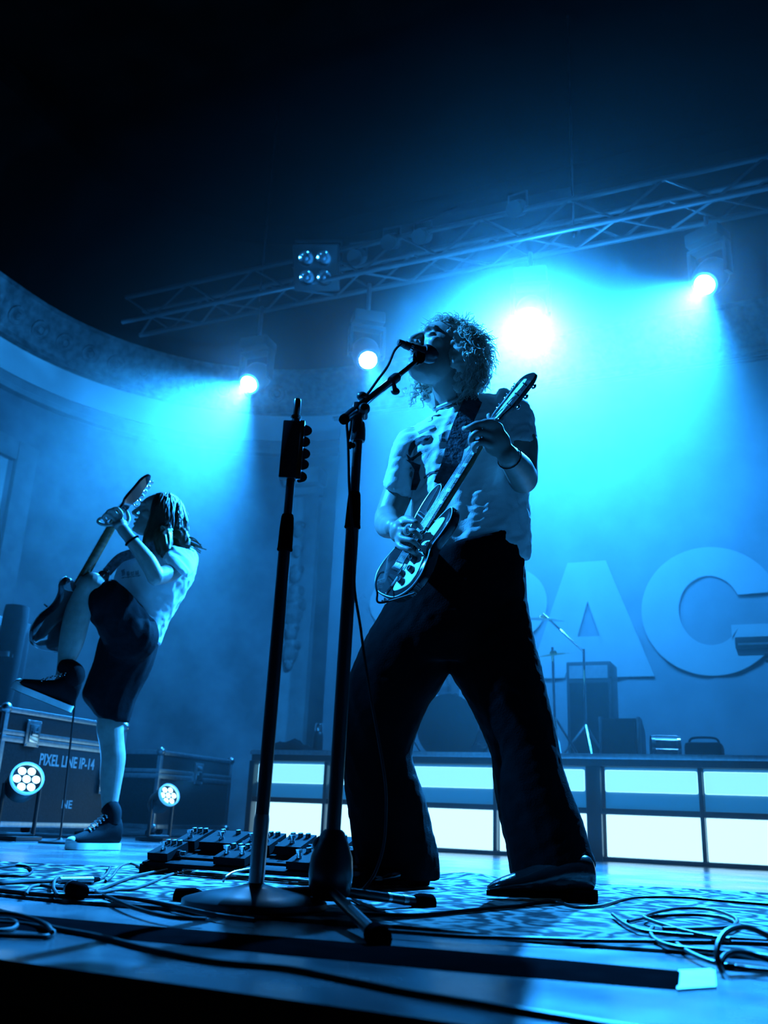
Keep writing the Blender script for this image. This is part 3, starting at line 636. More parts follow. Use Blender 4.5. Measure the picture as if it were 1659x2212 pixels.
# ------------------------------------------------------------------ floor LED lamps
def led_par(px, py, Y, r, d, label, power, cone, leds, target=None):
    c = P(px, py, Y); d = Vector(d).normalized(); base = Vector((c.x, c.y, 0)) - d * 0.08 * 1
    base.z = 0
    t = thing('floor_led_lamp', base, label, 'stage light', 'LED lamps on the stage floor')
    s = d.cross(Z).normalized(); u2 = s.cross(d).normalized()
    b = MB(); b.lathe(c, -d, [(-0.02, r * 0.97), (-0.02, r * 1.06), (0.1, r * 1.06), (0.16, r * 0.7), (0.18, 0.0)], 28, ); b.build('housing', M['plastic'], t)
    b = MB(); b.lathe(c - d * 0.01, d, [(0, r * 0.95), (0.012, r * 0.95), (0.014, 0.0)], 28); b.build('lens_plate', M['lens2'], t)
    for k in range(leds):
        q = c + d * 0.008 if k == 0 else c + d * 0.008 + (s * math.cos(k * 2 * PI / (leds - 1)) + u2 * math.sin(k * 2 * PI / (leds - 1))) * r * 0.62
        b = MB(); b.lathe(q, d, [(0, r * 0.29), (0.012, r * 0.27), (0.02, r * 0.12), (0.021, 0)], 14); b.build('led', M['lens3'], t)
    b = MB(); b.lathe(c + d * 0.02, d, [(0, r * 0.97), (0, r * 1.10), (0.02, r * 1.10), (0.02, r * 0.97), (0, r * 0.97)], 28, False); b.build('rim', M['lens2'], t)
    q = c - d * 0.05; b = MB()
    for s_ in (-1, 1): b.tube([q + s * (s_ * r * 1.16), Vector((q.x, q.y, 0.03)) + s * (s_ * r * 1.16)], 0.012, 8)
    b.tube([Vector((q.x, q.y, 0.03)) + s * (r * 1.16), Vector((q.x, q.y, 0.03)) - s * (r * 1.16)], 0.012, 8); b.build('bracket', M['gun'], t)
    b = MB(); b.bbox(Vector((q.x, q.y, 0.012)), 0.22, 0.2, 0.024, 0.006, AX); b.build('base_plate', M['gun'], t)
    spot('led_beam', c + d * 0.05, c + d, power, cone, 0.7)
    return t
led_par(55, 1686, 5.45, 0.085, U * 0.75 - V * 0.45 + Z * 0.35, 'larger LED lamp glowing in front of the flight case', 25, 45, 7)
led_par(360, 1721, 6.4, 0.068, U * 0.88 - V * 0.35 + Z * 0.42, 'smaller LED lamp throwing a beam past the mic stands', 150, 40, 7)

# ------------------------------------------------------------------ flight cases
def text_mesh(txt, size, name, m_, T, parent, sx=1.0, depth=0.0008):
    cu = bpy.data.curves.new(name, 'FONT'); cu.body = txt; cu.size = size; cu.extrude = depth; cu.align_x = 'LEFT'; cu.offset = size * 0.018
    o = bpy.data.objects.new(name, cu); COL.objects.link(o); dg = bpy.context.evaluated_depsgraph_get()
    me = bpy.data.meshes.new_from_object(o.evaluated_get(dg)); bpy.data.objects.remove(o); off = parent_loc(parent)
    for v in me.vertices: v.co = T(v.co.x * sx, v.co.y, v.co.z) - off
    me.materials.clear(); me.materials.append(m_)
    o = bpy.data.objects.new(name, me); COL.objects.link(o); o.parent = parent
    return o
def flight_case(c0, lu, lv, h, label, latches, zb=0.06, lid=0.16):
    # c0: near right bottom corner (stage coords u, v) of the face that looks along +U
    u0, v0 = c0
    cen = S(u0 - lu / 2, v0 + lv / 2, 0); t = thing('flight_case', cen, label, 'flight case')
    b = MB(); b.bbox(cen + Z * (zb + (h - lid - zb) / 2), lu - 0.02, lv - 0.02, h - lid - zb, 0.004, AX); b.build('body', M['case'], t)
    b = MB(); b.bbox(cen + Z * (h - lid / 2), lu - 0.02, lv - 0.02, lid - 0.004, 0.004, AX); b.build('lid', M['case'], t)
    e = 0.032
    def ext(name, c, sx, sy, sz): b = MB(); b.bbox(c, sx, sy, sz, 0.004, AX); b.build(name, M['metal'], t)
    for su in (-1, 1):
        for sv in (-1, 1):
            ext('edge_rail', cen + U * (su * (lu / 2 - e / 2)) + V * (sv * (lv / 2 - e / 2)) + Z * ((h + zb) / 2), e, e, h - zb)
    for z_, w_ in ((h - e / 2, e), (zb + e / 2, e), (h - lid + 0.012, 0.03), (h - lid - 0.026, 0.036)):
        for su in (-1, 1): ext('edge_rail', cen + U * (su * (lu / 2 - e / 2 + 0.001)) + Z * z_, e, lv - 0.002, w_)
        for sv in (-1, 1): ext('edge_rail', cen + V * (sv * (lv / 2 - e / 2 + 0.001)) + Z * z_, lu - 0.002, e, w_)
    for su in (-1, 1):
        for sv in (-1, 1):
            for z_ in (zb + 0.01, h - 0.01):
                b = MB(); b.ell(cen + U * (su * (lu / 2 - 0.014)) + V * (sv * (lv / 2 - 0.014)) + Z * z_, 0.034, 0.034, 0.034, None, 12, 8); b.build('ball_corner', M['steel'], t)
            b = MB(); q = cen + U * (su * (lu / 2 - 0.09)) + V * (sv * (lv / 2 - 0.09)) + Z * (zb / 2); b.lathe(q - V * 0.016, V, [(0, zb / 2), (0.032, zb / 2)], 16); b.build('caster', M['rubber'], t)
    for (vv, z_) in latches:
        q = S(u0 + 0.006, v0 + vv, z_); b = MB(); b.bbox(q, 0.012, 0.12, 0.16, 0.005, AX); l_ = b.build('latch', M['steel'], t)
        b = MB(); b.bbox(q + U * 0.008, 0.012, 0.075, 0.11, 0.005, AX); b.build('latch_dish', M['chrome'], l_)
        b = MB(); b.bbox(q + U * 0.018, 0.01, 0.05, 0.03, 0.004, AX); b.build('butterfly', M['chrome'], l_)
        for a_ in (-1, 1):
            for b__ in (-1, 1):
                b = MB(); b.ell(q + U * 0.007 + V * (a_ * 0.05) + Z * (b__ * 0.07), 0.006, 0.006, 0.006, None, 8, 6); b.build('rivet', M['chrome'], l_)
    return t
cz = 0.75
cp = F(15, 1525, cz); cu_, cv_ = cp.dot(U), cp.dot(V)
fcase = flight_case((cu_, cv_), 0.8, 1.15, cz, 'large black flight case with aluminium edges and stencilled lettering', [(0.24, 0.61), (0.98, 0.36)])
TX = lambda v0, z0: (lambda x, y, z: S(cu_ - 0.0085 + z, cv_ + v0 + x, z0 + y))
text_mesh('PIXEL LINE IP-14', 0.098, 'lettering', M['white'], TX(0.345, 0.432), fcase, 0.74)
text_mesh('NE', 0.07, 'lettering', M['white'], TX(0.60, 0.18), fcase, 1.1)
fcase2 = flight_case((cu_ - 0.02, cv_ + 1.6), 0.7, 1.0, 0.62, 'low dark flight case standing behind the lettered case', [(0.5, 0.48)])
# shelf box and cables at the foot of the case
c = F(20, 1822); c = S(-3.62 - 0.35, 3.98 + 1.35, 0)
t_ = thing('power_distributor', S(cu_ - 0.15, cv_ - 0.42, 0), 'low black power box at the near end of the flight case', 'power box')
q = S(cu_ - 0.15, cv_ - 0.42, 0)
b = MB(); b.bbox(q + Z * 0.09, 0.42, 0.3, 0.16, 0.01, AX); b.build('box', M['case'], t_)
b = MB(); b.bbox(q + Z * 0.05 + U * 0.212, 0.006, 0.27, 0.05, 0.003, AX); b.build('name_plate', M['grey'], t_)
b = MB(); b.bbox(q + Z * 0.005, 0.44, 0.32, 0.012, 0.003, AX); b.build('foot_rail', M['metal'], t_)

def small_pedal(loc, ax, w, d, h, label, knobs, m_='pedal', sw=1):
    t = thing('effects_pedal', loc, label, 'effects pedal', None)
    loc = Vector(loc)
    b = MB(); b.prism([(-d / 2, 0.002), (d / 2, 0.002), (d / 2, h), (-d / 2, h * 0.7)], lambda x, y, z: loc + ax[1] * x + ax[2] * y + ax[0] * z, -w / 2, w / 2); b.build('body', M[m_], t, smooth=False)
    for k in range(knobs):
        q = loc + ax[0] * ((k - (knobs - 1) / 2) * w / max(knobs, 1) * 0.9) + ax[1] * d * 0.3 + ax[2] * (h * 0.93)
        b = MB(); b.lathe(q, ax[2], [(0, 0.009), (0.012, 0.008), (0.013, 0)], 12); b.build('knob', M['plastic'], t)
    for k in range(sw):
        q = loc + ax[0] * ((k - (sw - 1) / 2) * w * 0.5) - ax[1] * d * 0.2 + ax[2] * (h * 0.74)
        b = MB(); b.lathe(q, ax[2], [(0, 0.009), (0.008, 0.009), (0.008, 0.006), (0.018, 0.006), (0.018, 0.011), (0.026, 0.011), (0.027, 0.0)], 12); b.build('footswitch', M['chrome'], t)
    b = MB(); b.lathe(loc + ax[0] * w / 2 + ax[2] * h * 0.4, ax[0], [(0, 0.009), (0.012, 0.009), (0.012, 0.006), (0.03, 0.006)], 10); b.build('jack_plug', M['steel'], t)
    return t
# second guitarist's pedals near his shoe
for i, (px, py) in enumerate(((150, 1812), (185, 1816), (200, 1808))):
    p_ = F(px, py); small_pedal(Vector((p_.x, p_.y + 0.35, 0.0)), AX, 0.09, 0.13, 0.05, ['small effects pedal behind the standing shoe, nearest the flight case', 'small effects pedal right behind the standing shoe', 'small effects pedal furthest behind the standing shoe'][i], 3, 'grey' if i == 1 else 'pedal')
# thin stand left of the standing leg
pb = Vector((P(133, 1790, 5.3).x, 5.3, 0)); ptop = P(168, 1462, 5.3)
t_ = thing('utility_stand', pb, 'thin straight stand with a clip in front of the flight case', 'stand')
b = MB(); b.tube([pb + Z * 0.01, ptop], 0.006, 8); b.build('pole', M['gun'], t_)
b = MB(); b.bbox(ptop, 0.05, 0.03, 0.03, 0.006); b.build('clip', M['steel'], t_)
b = MB(); b.lathe(pb, Z, [(0, 0.11), (0.012, 0.11), (0.02, 0.02), (0.03, 0.01)], 20); b.build('base', M['gun'], t_)
# tall equipment at the far left: drape pole, cabinet and guitar rack
q = P(38, 1310, 6.8); t_ = thing('rolled_drape', Vector((q.x, q.y, 0)), 'rolled dark cloth standing upright behind the flight case', 'cloth')
b = MB(); b.tube(catmull([Vector((q.x - 0.05, q.y, 0.003)), Vector((q.x - 0.04, q.y, 0.6)), Vector((q.x - 0.01, q.y, 1.1)), q]), [0.09] * 18 + [0.085], 14); b.build('roll', M['canvas'], t_)
b = MB(); b.lathe(Vector((q.x - 0.015, q.y, 1.2)), Z, [(0, 0.094), (0.04, 0.094)], 16); b.build('tie', M['steel'], t_)
q = P(5, 1330, 6.9); t_ = thing('speaker_stack', Vector((q.x - 0.25, q.y + 0.2, 0)), 'tall black speaker cabinet at the wall behind the flight case', 'speaker')
b = MB(); b.bbox(Vector((q.x - 0.25, q.y + 0.2, q.z / 2)), 0.6, 0.5, q.z, 0.015, AX); b.build('cabinet', M['case'], t_)
b = MB(); b.box(Vector((q.x - 0.25, q.y + 0.2, q.z / 2)) + U * 0.303, 0.006, 0.44, q.z * 0.9, AX); b.build('grille', M['gun'], t_)

# ------------------------------------------------------------------ rug, strip, tape
def inpoly(x, y, poly):
    r = False; n = len(poly)
    for i in range(n):
        x1, y1 = poly[i]; x2, y2 = poly[i - 1]
        if (y1 > y) != (y2 > y) and x < (x2 - x1) * (y - y1) / (y2 - y1) + x1: r = not r
    return r
fa, fb = F(0, 1938), F(1280, 2046); fdir = (fb - fa).normalized()
nu, nv = 150, 64; b = MB(); L0 = fa - fdir * 0.9; Ltot = 4.6
back = [Vector((-2.2, 3.75, 0)), Vector((-1.21, 3.30, 0)), Vector((-0.5, 3.42, 0)), Vector((0.28, 3.64, 0)), Vector((0.8, 3.5, 0)), Vector((1.36, 3.37, 0)), Vector((2.2, 3.1, 0)), Vector((3.2, 2.7, 0))]
bk = catmull(back, 20); grid = []
for i in range(nu + 1):
    t = i / nu; f0 = L0 + fdir * (Ltot * t); f0 = f0 + Vector((fdir.y, -fdir.x, 0)) * (0.010 * math.sin(t * 31) + 0.008 * math.sin(t * 57 + 1))
    b0 = bk[min(len(bk) - 1, int(t * (len(bk) - 1)))]; row = []
    for j in range(nv + 1):
        s_ = j / nv; p_ = f0.lerp(b0, s_)
        e_ = math.exp(-((p_ - Vector((0.42, 3.5, 0))).length / 0.22) ** 2) * 0.02 * (0.5 + 0.5 * math.sin(p_.x * 22)) + 0.004 * max(0, noise.noise(Vector((p_.x * 3, p_.y * 3, 0))))
        if j == nv: e_ += 0.003
        row.append(Vector((p_.x, p_.y, 0.006 + e_)))
    grid.append(row)
vs = [p_ for r in grid for p_ in r]; n1 = len(vs); fs = []
for i in range(nu):
    for j in range(nv):
        a = i * (nv + 1) + j; fs.append((a, a + nv + 1, a + nv + 2, a + 1))
b.add(vs, fs)
per = [i * (nv + 1) for i in range(nu + 1)] + [nu * (nv + 1) + j for j in range(1, nv + 1)] + [i * (nv + 1) + nv for i in range(nu - 1, -1, -1)] + [j for j in range(nv - 1, 0, -1)]
b.v += [Vector((vs[i].x, vs[i].y, 0.0005)) for i in per]
for k in range(len(per)):
    b.f.append((per[k], per[(k + 1) % len(per)], n1 + (k + 1) % len(per), n1 + k))
tag(b.build('stage_rug', M['rug']), 'worn patterned rug with swirling motifs under the singer', 'rug')
RZ = 0.007
# flat black strip running along the front of the stage
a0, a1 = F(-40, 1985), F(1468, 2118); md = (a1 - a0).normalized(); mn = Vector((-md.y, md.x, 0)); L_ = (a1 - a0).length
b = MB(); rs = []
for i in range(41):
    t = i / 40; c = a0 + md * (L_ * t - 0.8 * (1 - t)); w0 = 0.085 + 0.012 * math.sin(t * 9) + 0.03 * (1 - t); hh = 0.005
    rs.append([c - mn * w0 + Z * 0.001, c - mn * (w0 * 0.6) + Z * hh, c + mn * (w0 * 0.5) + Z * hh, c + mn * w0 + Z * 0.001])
b.rings(rs, True); tag(b.build('black_strip', M['rubber']), 'long flat black strip along the front of the stage', 'cable mat')
p0, p1, p2, p3 = F(1462, 2142), F(1548, 2136), F(1545, 2096), F(1466, 2100)
t_ = tag(MB().prism([(q.x, q.y) for q in (p0, p1, p2, p3)], lambda x, y, z: Vector((x, y, z)), 0.0005, 0.003).build('tape_patch', M['tape'], smooth=False), 'torn white tape patch at the end of the black strip', 'tape')

# ------------------------------------------------------------------ mic stands
def clutch(p, ax, l, r0, r1): return MB().lathe(p, ax, [(0, r1 * 0.8), (0.004, r1 * 1.05), (l * 0.08, r1 * 1.05), (l * 0.1, r1), (l * 0.65, r0), (l * 0.93, r0 * 0.9), (l, r0 * 0.8)], 20)
# round-base stand with pick holder
SB = F(549, 1962, 0.006); SB.z = 0.007; Ys = SB.y
def SP(x, y): return P(x, y, Ys)
stop = SP(643, 862)
sax = (stop - SB).normalized(); L_ = (stop - SB).length
def along(y):        # point on the pole at image row y
    lo, hi = 0, 1
    for _ in range(40):
        mid = (lo + hi) / 2; q = SB + (stop - SB) * mid; d = q - CAM; yy = H / 2 - FPX * d.dot(CU) / d.dot(FW)
        if yy > y: lo = mid
        else: hi = mid
    return SB + (stop - SB) * lo
ms = thing('round_base_stand', SB, 'straight black mic stand on a heavy round base, without a microphone', 'mic stand')
b = MB(); b.lathe(SB, Z, [(0, 0.146), (0.004, 0.15), (0.014, 0.15), (0.017, 0.146), (0.030, 0.10), (0.038, 0.05), (0.046, 0.02), (0.05, 0.014)], 48); b.build('round_base', M['gun'], ms)
b = MB(); q = along(1770); b.lathe(SB + sax * 0.04, sax, [(0, 0.0165), ((q - SB).length - 0.04, 0.0165), ((q - SB).length - 0.03, 0.015)], 18); b.build('lower_sleeve', M['steel'], ms)
q1 = along(1192); b = MB(); b.lathe(q, sax, [(0, 0.0148), ((q1 - q).length, 0.0148)], 18); b.build('outer_tube', M['gun'], ms)
q2 = along(1112); clutch(q1, sax, (q2 - q1).length, 0.0165, 0.0175).build('clutch', M['rubber'], ms)
b = MB(); b.lathe(q2 - sax * 0.02, sax, [(0, 0.0105), ((stop - q2).length - 0.03, 0.0105)], 16); b.build('inner_tube', M['gun'], ms)
b = MB(); b.lathe(stop - sax * 0.055, sax, [(0, 0.0115), (0.004, 0.0135), (0.008, 0.0135), (0.01, 0.0095), (0.05, 0.0095), (0.054, 0.008)], 16); b.build('thread', M['chrome'], ms)
# pick holder rail
h0, h1 = along(1036), along(912); hx_ = (CR - sax * CR.dot(sax)).normalized(); hy_ = sax.cross(hx_)
ph = thing('pick_holder', h0, 'black rail holding guitar picks on the round-base stand', 'pick holder')
b = MB(); b.bbox((h0 + h1) / 2 - hx_ * 0.008, 0.042, 0.026, (h1 - h0).length, 0.004, (hx_, hy_, sax)); b.build('rail', M['plastic'], ph)
b = MB(); b.bbox((h0 + h1) / 2 + hx_ * 0.018, 0.012, 0.022, (h1 - h0).length * 1.02, 0.002, (hx_, hy_, sax)); b.build('slot_strip', M['steel'], ph)
pick_names = ['topmost pick', 'second pick from the top', 'middle pick', 'second pick from the bottom', 'bottom pick']
for i, (px, py) in enumerate(((659, 931), (655, 955), (655, 981), (652, 1004), (648, 1031))):
    c = P(px, py, Ys); b = MB(); poly = []
    for k in range(20):
        a = 2 * PI * k / 20; r_ = 0.0125 + 0.0035 * math.cos(a - 0.25) + 0.0015 * math.cos(3 * a)
        poly.append((r_ * math.cos(a) * 1.0, r_ * math.sin(a) * 1.2))
    pt = hx_ * 0.9 + hy_ * 0.0 - sax * 0.35; pt.normalize(); pu = sax.cross(hy_).normalized()
    b.prism(poly, lambda x, y, z: c + hx_ * x + sax * y + hy_ * z, -0.0006, 0.0006)
    tag(b.build('guitar_pick', M['pick'], None), 'dark guitar pick, %s in the pick holder' % pick_names[i], 'guitar pick', 'picks in the pick holder')

# tripod boom stand
TB = (F(820, 2035) + F(930, 1958) + F(380, 1945)) / 3; TB = Vector((P(718, 1850, 2.09).x, 2.09, 0.006))
def TP(x, y): return P(x, y, 2.09)
ttop = TP(776, 905); hub = TP(716, 1862)
tax = (ttop - hub).normalized()
def along2(y):
    lo, hi = 0, 1
    for _ in range(40):
        mid = (lo + hi) / 2; q = hub + (ttop - hub) * mid; d = q - CAM; yy = H / 2 - FPX * d.dot(CU) / d.dot(FW)
        if yy > y: lo = mid
        else: hi = mid
    return hub + (ttop - hub) * lo
bs = thing('boom_mic_stand', Vector((hub.x, hub.y, 0.006)), 'black tripod boom stand holding the microphone', 'mic stand')
hb0 = along2(1822); b = MB(); hl = (hb0 - hub).length
b.lathe(hub - tax * 0.075, tax, [(0, 0.030), (0.012, 0.042), (0.05, 0.047), (0.085, 0.044), (0.115, 0.033), (0.135, 0.024), (0.14, 0.018)], 24); b.build('tripod_housing', M['gun'], bs)
kq = TP(695, 1826); b = MB(); b.ell(kq, 0.020, 0.014, 0.020, None, 14, 10); b.tube([kq, along2(1826)], 0.007, 8); b.build('housing_knob', M['plastic'], bs)
q1 = along2(1143); q2 = along2(1064); b = MB(); b.lathe(hub + tax * 0.04, tax, [(0, 0.0155), ((q1 - hub).length - 0.04, 0.0155)], 18); b.build('outer_tube', M['gun'], bs)
clutch(q1, tax, (q2 - q1).length, 0.0165, 0.0185).build('clutch', M['rubber'], bs)
q3 = along2(952); b = MB(); b.lathe(q2 - tax * 0.01, tax, [(0, 0.0115), ((q3 - q2).length + 0.02, 0.0115)], 16); b.build('inner_tube', M['gun'], bs)
for (fx, fy), endY in (((822, 2030), None), ((932, 1952), None), ((378, 1940), None)):
    ft = F(fx, fy, 0.012); st = hub - tax * 0.055; st = st + (ft - st).normalized() * 0.03
    sh = hub + (ft - hub) * 0.42; d_ = (ft - st).normalized()
    b = MB(); b.tube([st, ft - d_ * 0.03], 0.0105, 12); lg = b.build('leg', M['gun'], bs)
    b = MB(); b.tube([ft - d_ * 0.06, ft - d_ * 0.045, ft - d_ * 0.004, ft], [0.013, 0.019, 0.020, 0.012], 14); b.build('rubber_foot', M['rubber'], lg)
    if fx > 900:
        b = MB(); b.tube([ft - d_ * 0.10, ft - d_ * 0.085], 0.0112, 12); b.build('pale_ring', M['steel'], lg)
        b = MB(); b.tube([ft - d_ * 0.15, ft - d_ * 0.14], 0.0112, 12); b.build('pale_ring', M['steel'], lg)
# boom clamp
b = MB(); b.lathe(q3 - tax * 0.002, tax, [(0, 0.016), (0.005, 0.018), (0.03, 0.018), (0.05, 0.014)], 16); b.build('collar', M['plastic'], bs)
bj = TP(770, 893); MICP = P(905, 776, 2.30)
BE = P(742, 907, 2.04); bdv = (MICP - BE).normalized()
cl_ = MB(); cl_.bbox((q3 + bj) / 2 + tax * 0.02, 0.026, 0.036, 0.085, 0.008, (hx_, hy_, tax)); cl_.build('swivel_bracket', M['plastic'], bs)
b = MB(); b.lathe(bj - hy_ * 0.04 + hx_ * 0.02, hy_, [(0, 0.009), (0.006, 0.014), (0.014, 0.014), (0.018, 0.009), (0.06, 0.008)], 14); b.build('clamp_wheel', M['plastic'], bs)
kq = TP(770, 872) + bdv * 0.03; b = MB(); b.ell(kq + Z * 0.008, 0.014, 0.012, 0.012); b.build('wing_nut', M['plastic'], bs)
b = MB(); b.lathe(BE, bdv, [(0, 0.0105), (0.004, 0.0125), (0.012, 0.0125), (0.014, 0.0118), (0.055, 0.0118), (0.057, 0.009)], 18); b.build('boom_grip', M['steel'], bs)
b = MB(); b.lathe(BE - bdv * 0.004, bdv, [(0, 0.011), (0.006, 0.0128), (0.012, 0.0128)], 18); b.build('end_cap', M['rubber'], bs)
Lb = (MICP - BE).length
b = MB(); b.lathe(BE + bdv * 0.05, bdv, [(0, 0.0098), (Lb * 0.58, 0.0098), (Lb * 0.585, 0.0085)], 16); b.build('boom_outer', M['chrome'], bs)
b = MB(); b.lathe(BE + bdv * Lb * 0.60, bdv, [(0, 0.0125), (0.004, 0.0135), (0.03, 0.0135), (0.035, 0.009)], 16); q = BE + bdv * (Lb * 0.62); b.tube([q, q + Vector((0.006, 0, -0.025))], 0.006, 8); b.ell(q + Vector((0.008, 0, -0.032)), 0.012, 0.008, 0.010); b.build('boom_clutch', M['plastic'], bs)
b = MB(); b.lathe(BE + bdv * Lb * 0.63, bdv, [(0, 0.0068), (Lb * 0.37 - 0.01, 0.0068)], 14); b.build('boom_inner', M['chrome'], bs)
# microphone and clip
MT, MH = P(873, 744, 2.31), P(938, 770, 2.36); mdv = (MH - MT).normalized(); ML = (MH - MT).length
b = MB(); b.bbox(MICP + bdv * 0.0 + Z * 0.006, 0.03, 0.024, 0.026, 0.006, (mdv, mdv.cross(Z).normalized(), mdv.cross(Z).normalized().cross(mdv))); b.lathe(MICP - bdv * 0.02, bdv, [(0, 0.010), (0.03, 0.010)], 12); b.build('mic_clip', M['rubber'], bs)
mic = thing('microphone', MT, 'dark vocal microphone held to the singer mouth on the boom', 'microphone')
b = MB(); b.lathe(MT, mdv, [(0, 0.0105), (0.002, 0.0115), (0.022, 0.0115), (ML * 0.5, 0.015), (ML * 0.62, 0.0185), (ML * 0.64, 0.0235)], 24); b.build('handle', M['plastic'], mic)
b = MB(); b.lathe(MT + mdv * 0.018, mdv, [(0, 0.0122), (0.008, 0.0128)], 24, False); b.build('silver_band', M['chrome'], mic)
b = MB(); b.lathe(MT + mdv * ML * 0.62, mdv, [(0, 0.0225), (0.006, 0.0255), (0.016, 0.0265), (0.03, 0.025), (0.042, 0.018), (0.046, 0.0)], 24); b.build('grille', M['gun'], mic)
b = MB(); b.lathe(MT - mdv * 0.02, mdv, [(0, 0.007), (0.004, 0.0095), (0.024, 0.0098)], 16); b.build('plug', M['plastic'], mic)

def cable(name, pts, r, label, mat_=M['cable'], k=8, group=None):
    b = MB(); b.tube(catmull(pts, k), r, 8); return tag(b.build(name, mat_), label, 'cable', group)
# microphone cable: from plug, along the boom, down the stand, past the trouser leg to the floor
mp = [MT - mdv * 0.02, P(866, 742, 2.30), P(852, 758, 2.26), P(838, 790, 2.22), P(815, 822, 2.17), P(790, 856, 2.11), P(764, 884, 2.07), P(750, 905, 2.05), P(752, 960, 2.06), P(754, 1040, 2.06), P(757, 1090, 2.06), P(764, 1180, 2.065), P(765, 1250, 2.07), P(768, 1290, 2.07), P(778, 1350, 2.09), P(786, 1410, 2.10), P(800, 1500, 2.11), P(818, 1600, 2.12), P(832, 1690, 2.13), P(834, 1760, 2.14), P(828, 1830, 2.15), P(808, 1890, 2.16), P(780, 1925, 2.2), F(760, 1938, RZ + 0.006), F(790, 1955, RZ + 0.004), F(830, 1972, RZ + 0.003)]
cable('microphone_cable', mp, 0.0034, 'thin black cable hanging from the microphone down the boom stand')
b = MB(); q = P(757, 962, 2.055); b.ell(q + Vector((0.006, 0, 0)), 0.006, 0.006, 0.007); b.ell(q, 0.0055, 0.0055, 0.010); tag(b.build('cable_tie', M['rubber']), 'small black tie on the microphone cable', 'cable tie')
# short mic-clip adaptor loop at the boom tail
cable('cable_loop', [P(748, 902, 2.055), P(750, 925, 2.06), P(753, 948, 2.06), P(757, 925, 2.065), P(759, 905, 2.07)], 0.003, 'short loop of cable tied under the boom tail')

# ------------------------------------------------------------------ pedalboard
pa = F(300, 1884, RZ); pa.z = RZ
pbx = (U, V, Z); BL_, BD_ = 0.74, 0.30
o0 = Vector((pa.x, pa.y, RZ))
tilt = (V * 0.975 + Z * 0.22).normalized(); nrm_ = U.cross(tilt).normalized()
pbd = thing('pedalboard', o0 + U * BL_ / 2 + V * BD_ / 2, 'black angled pedalboard full of pedals behind the mic stands', 'pedalboard')
for k in range(4):
    c = o0 + U * BL_ / 2 + tilt * (0.035 + k * 0.078) + Z * 0.022
    b = MB(); b.bbox(c, BL_, 0.05, 0.014, 0.003, (U, tilt, nrm_)); b.build('rail', M['pedal'], pbd)
for s_ in (0, 1):
    b = MB(); c = o0 + U * (0.006 + s_ * (BL_ - 0.012)); b.prism([(0, 0), (BD_, 0), (BD_, 0.09), (0, 0.024)], lambda x, y, z: c + V * x + Z * y + U * z, -0.006, 0.006); b.build('side_plate', M['pedal'], pbd, smooth=False)
pax = (U, tilt, nrm_)
lab = ['effects pedal at the left end of the pedalboard', 'wide effects pedal with pale top edge on the pedalboard', 'effects pedal with two footswitches on the pedalboard', 'effects pedal in the middle of the pedalboard, behind the round-base stand', 'effects pedal with a tall footswitch near the tripod housing', 'effects pedal at the right end of the pedalboard']
xs = [0.05, 0.17, 0.31, 0.43, 0.56, 0.68]; ws = [0.075, 0.13, 0.11, 0.09, 0.11, 0.085]
for i in range(6):
    for row in (0, 1):
        if row == 0 and i not in (0, 2, 4): continue
        base = o0 + U * xs[i] + tilt * (0.075 if row == 0 else 0.22) + Z * 0.03
        lb = lab[i] if row else ['small front pedal at the left end of the pedalboard', None, 'front row pedal wired with pale plugs', None, 'front row pedal beside the stand pole', None][i]
        small_pedal(base, pax, ws[i], 0.11, 0.04 if row else 0.034, lb, [3, 2, 4, 3, 2, 3][i], 'pedal', 2 if i in (2, 4) else 1)

# ------------------------------------------------------------------ cables on the floor
def A5(x, y, z=0.0): return F(x * 0.5184, 1780 + y * 0.5184, z)
def A6(x, y, z=0.0): return F(800 + x * 0.5178, 1780 + y * 0.5178, z)
def fpts(fn, l, z): return [fn(x, y, z) for x, y in l]
R_ = 0.0038
cable('instrument_cable', fpts(A5, [(-60, 190), (0, 180), (60, 173), (115, 178), (134, 198), (100, 214), (40, 216), (-40, 214)], RZ + R_), R_, 'black cable loop on the rug, at its left end')
cable('instrument_cable', fpts(A5, [(-60, 243), (0, 246), (100, 241), (200, 238), (300, 236), (390, 236), (440, 214), (458, 182)], RZ + R_), 0.0048, 'thick black cable with a pale plug leading to the pedalboard')
cable('instrument_cable', fpts(A5, [(440, 238), (470, 215), (500, 178), (545, 165), (600, 188), (640, 196)], RZ + R_), R_, 'black cable arching up to the pedalboard end')
cable('instrument_cable', fpts(A5, [(108, 292), (128, 264), (170, 256), (230, 266), (300, 274)], RZ + R_ + 0.003), R_, 'short pale-lit cable running into the dark inline plug')
cable('instrument_cable', fpts(A5, [(238, 296), (222, 262), (234, 228), (268, 222), (305, 238), (330, 262), (345, 285)], RZ + R_ + 0.006), R_, 'small cable loop standing beside the inline plug')
cable('instrument_cable', fpts(A5, [(350, 285), (420, 284), (480, 275), (560, 268), (640, 240), (720, 208), (820, 186)], RZ + R_), R_, 'black cable from the inline plug to the pedal plugs')
cable('instrument_cable', fpts(A5, [(860, 398), (700, 386), (560, 350), (470, 312), (400, 282), (450, 258), (540, 224), (640, 200), (760, 176), (830, 178)], RZ + R_ + 0.002), 0.0042, 'black cable bending in a sharp hook before the pedalboard')
cable('instrument_cable', fpts(A5, [(-60, 268), (0, 276), (150, 292), (300, 302), (480, 304), (620, 322), (760, 350), (900, 380), (1060, 402)], RZ + R_), 0.0046, 'long black cable along the front edge of the rug')
cable('instrument_cable', fpts(A5, [(1200, 265), (1300, 275), (1500, 292), (1600, 302)], RZ + R_), R_, 'short black cable between the tripod legs')
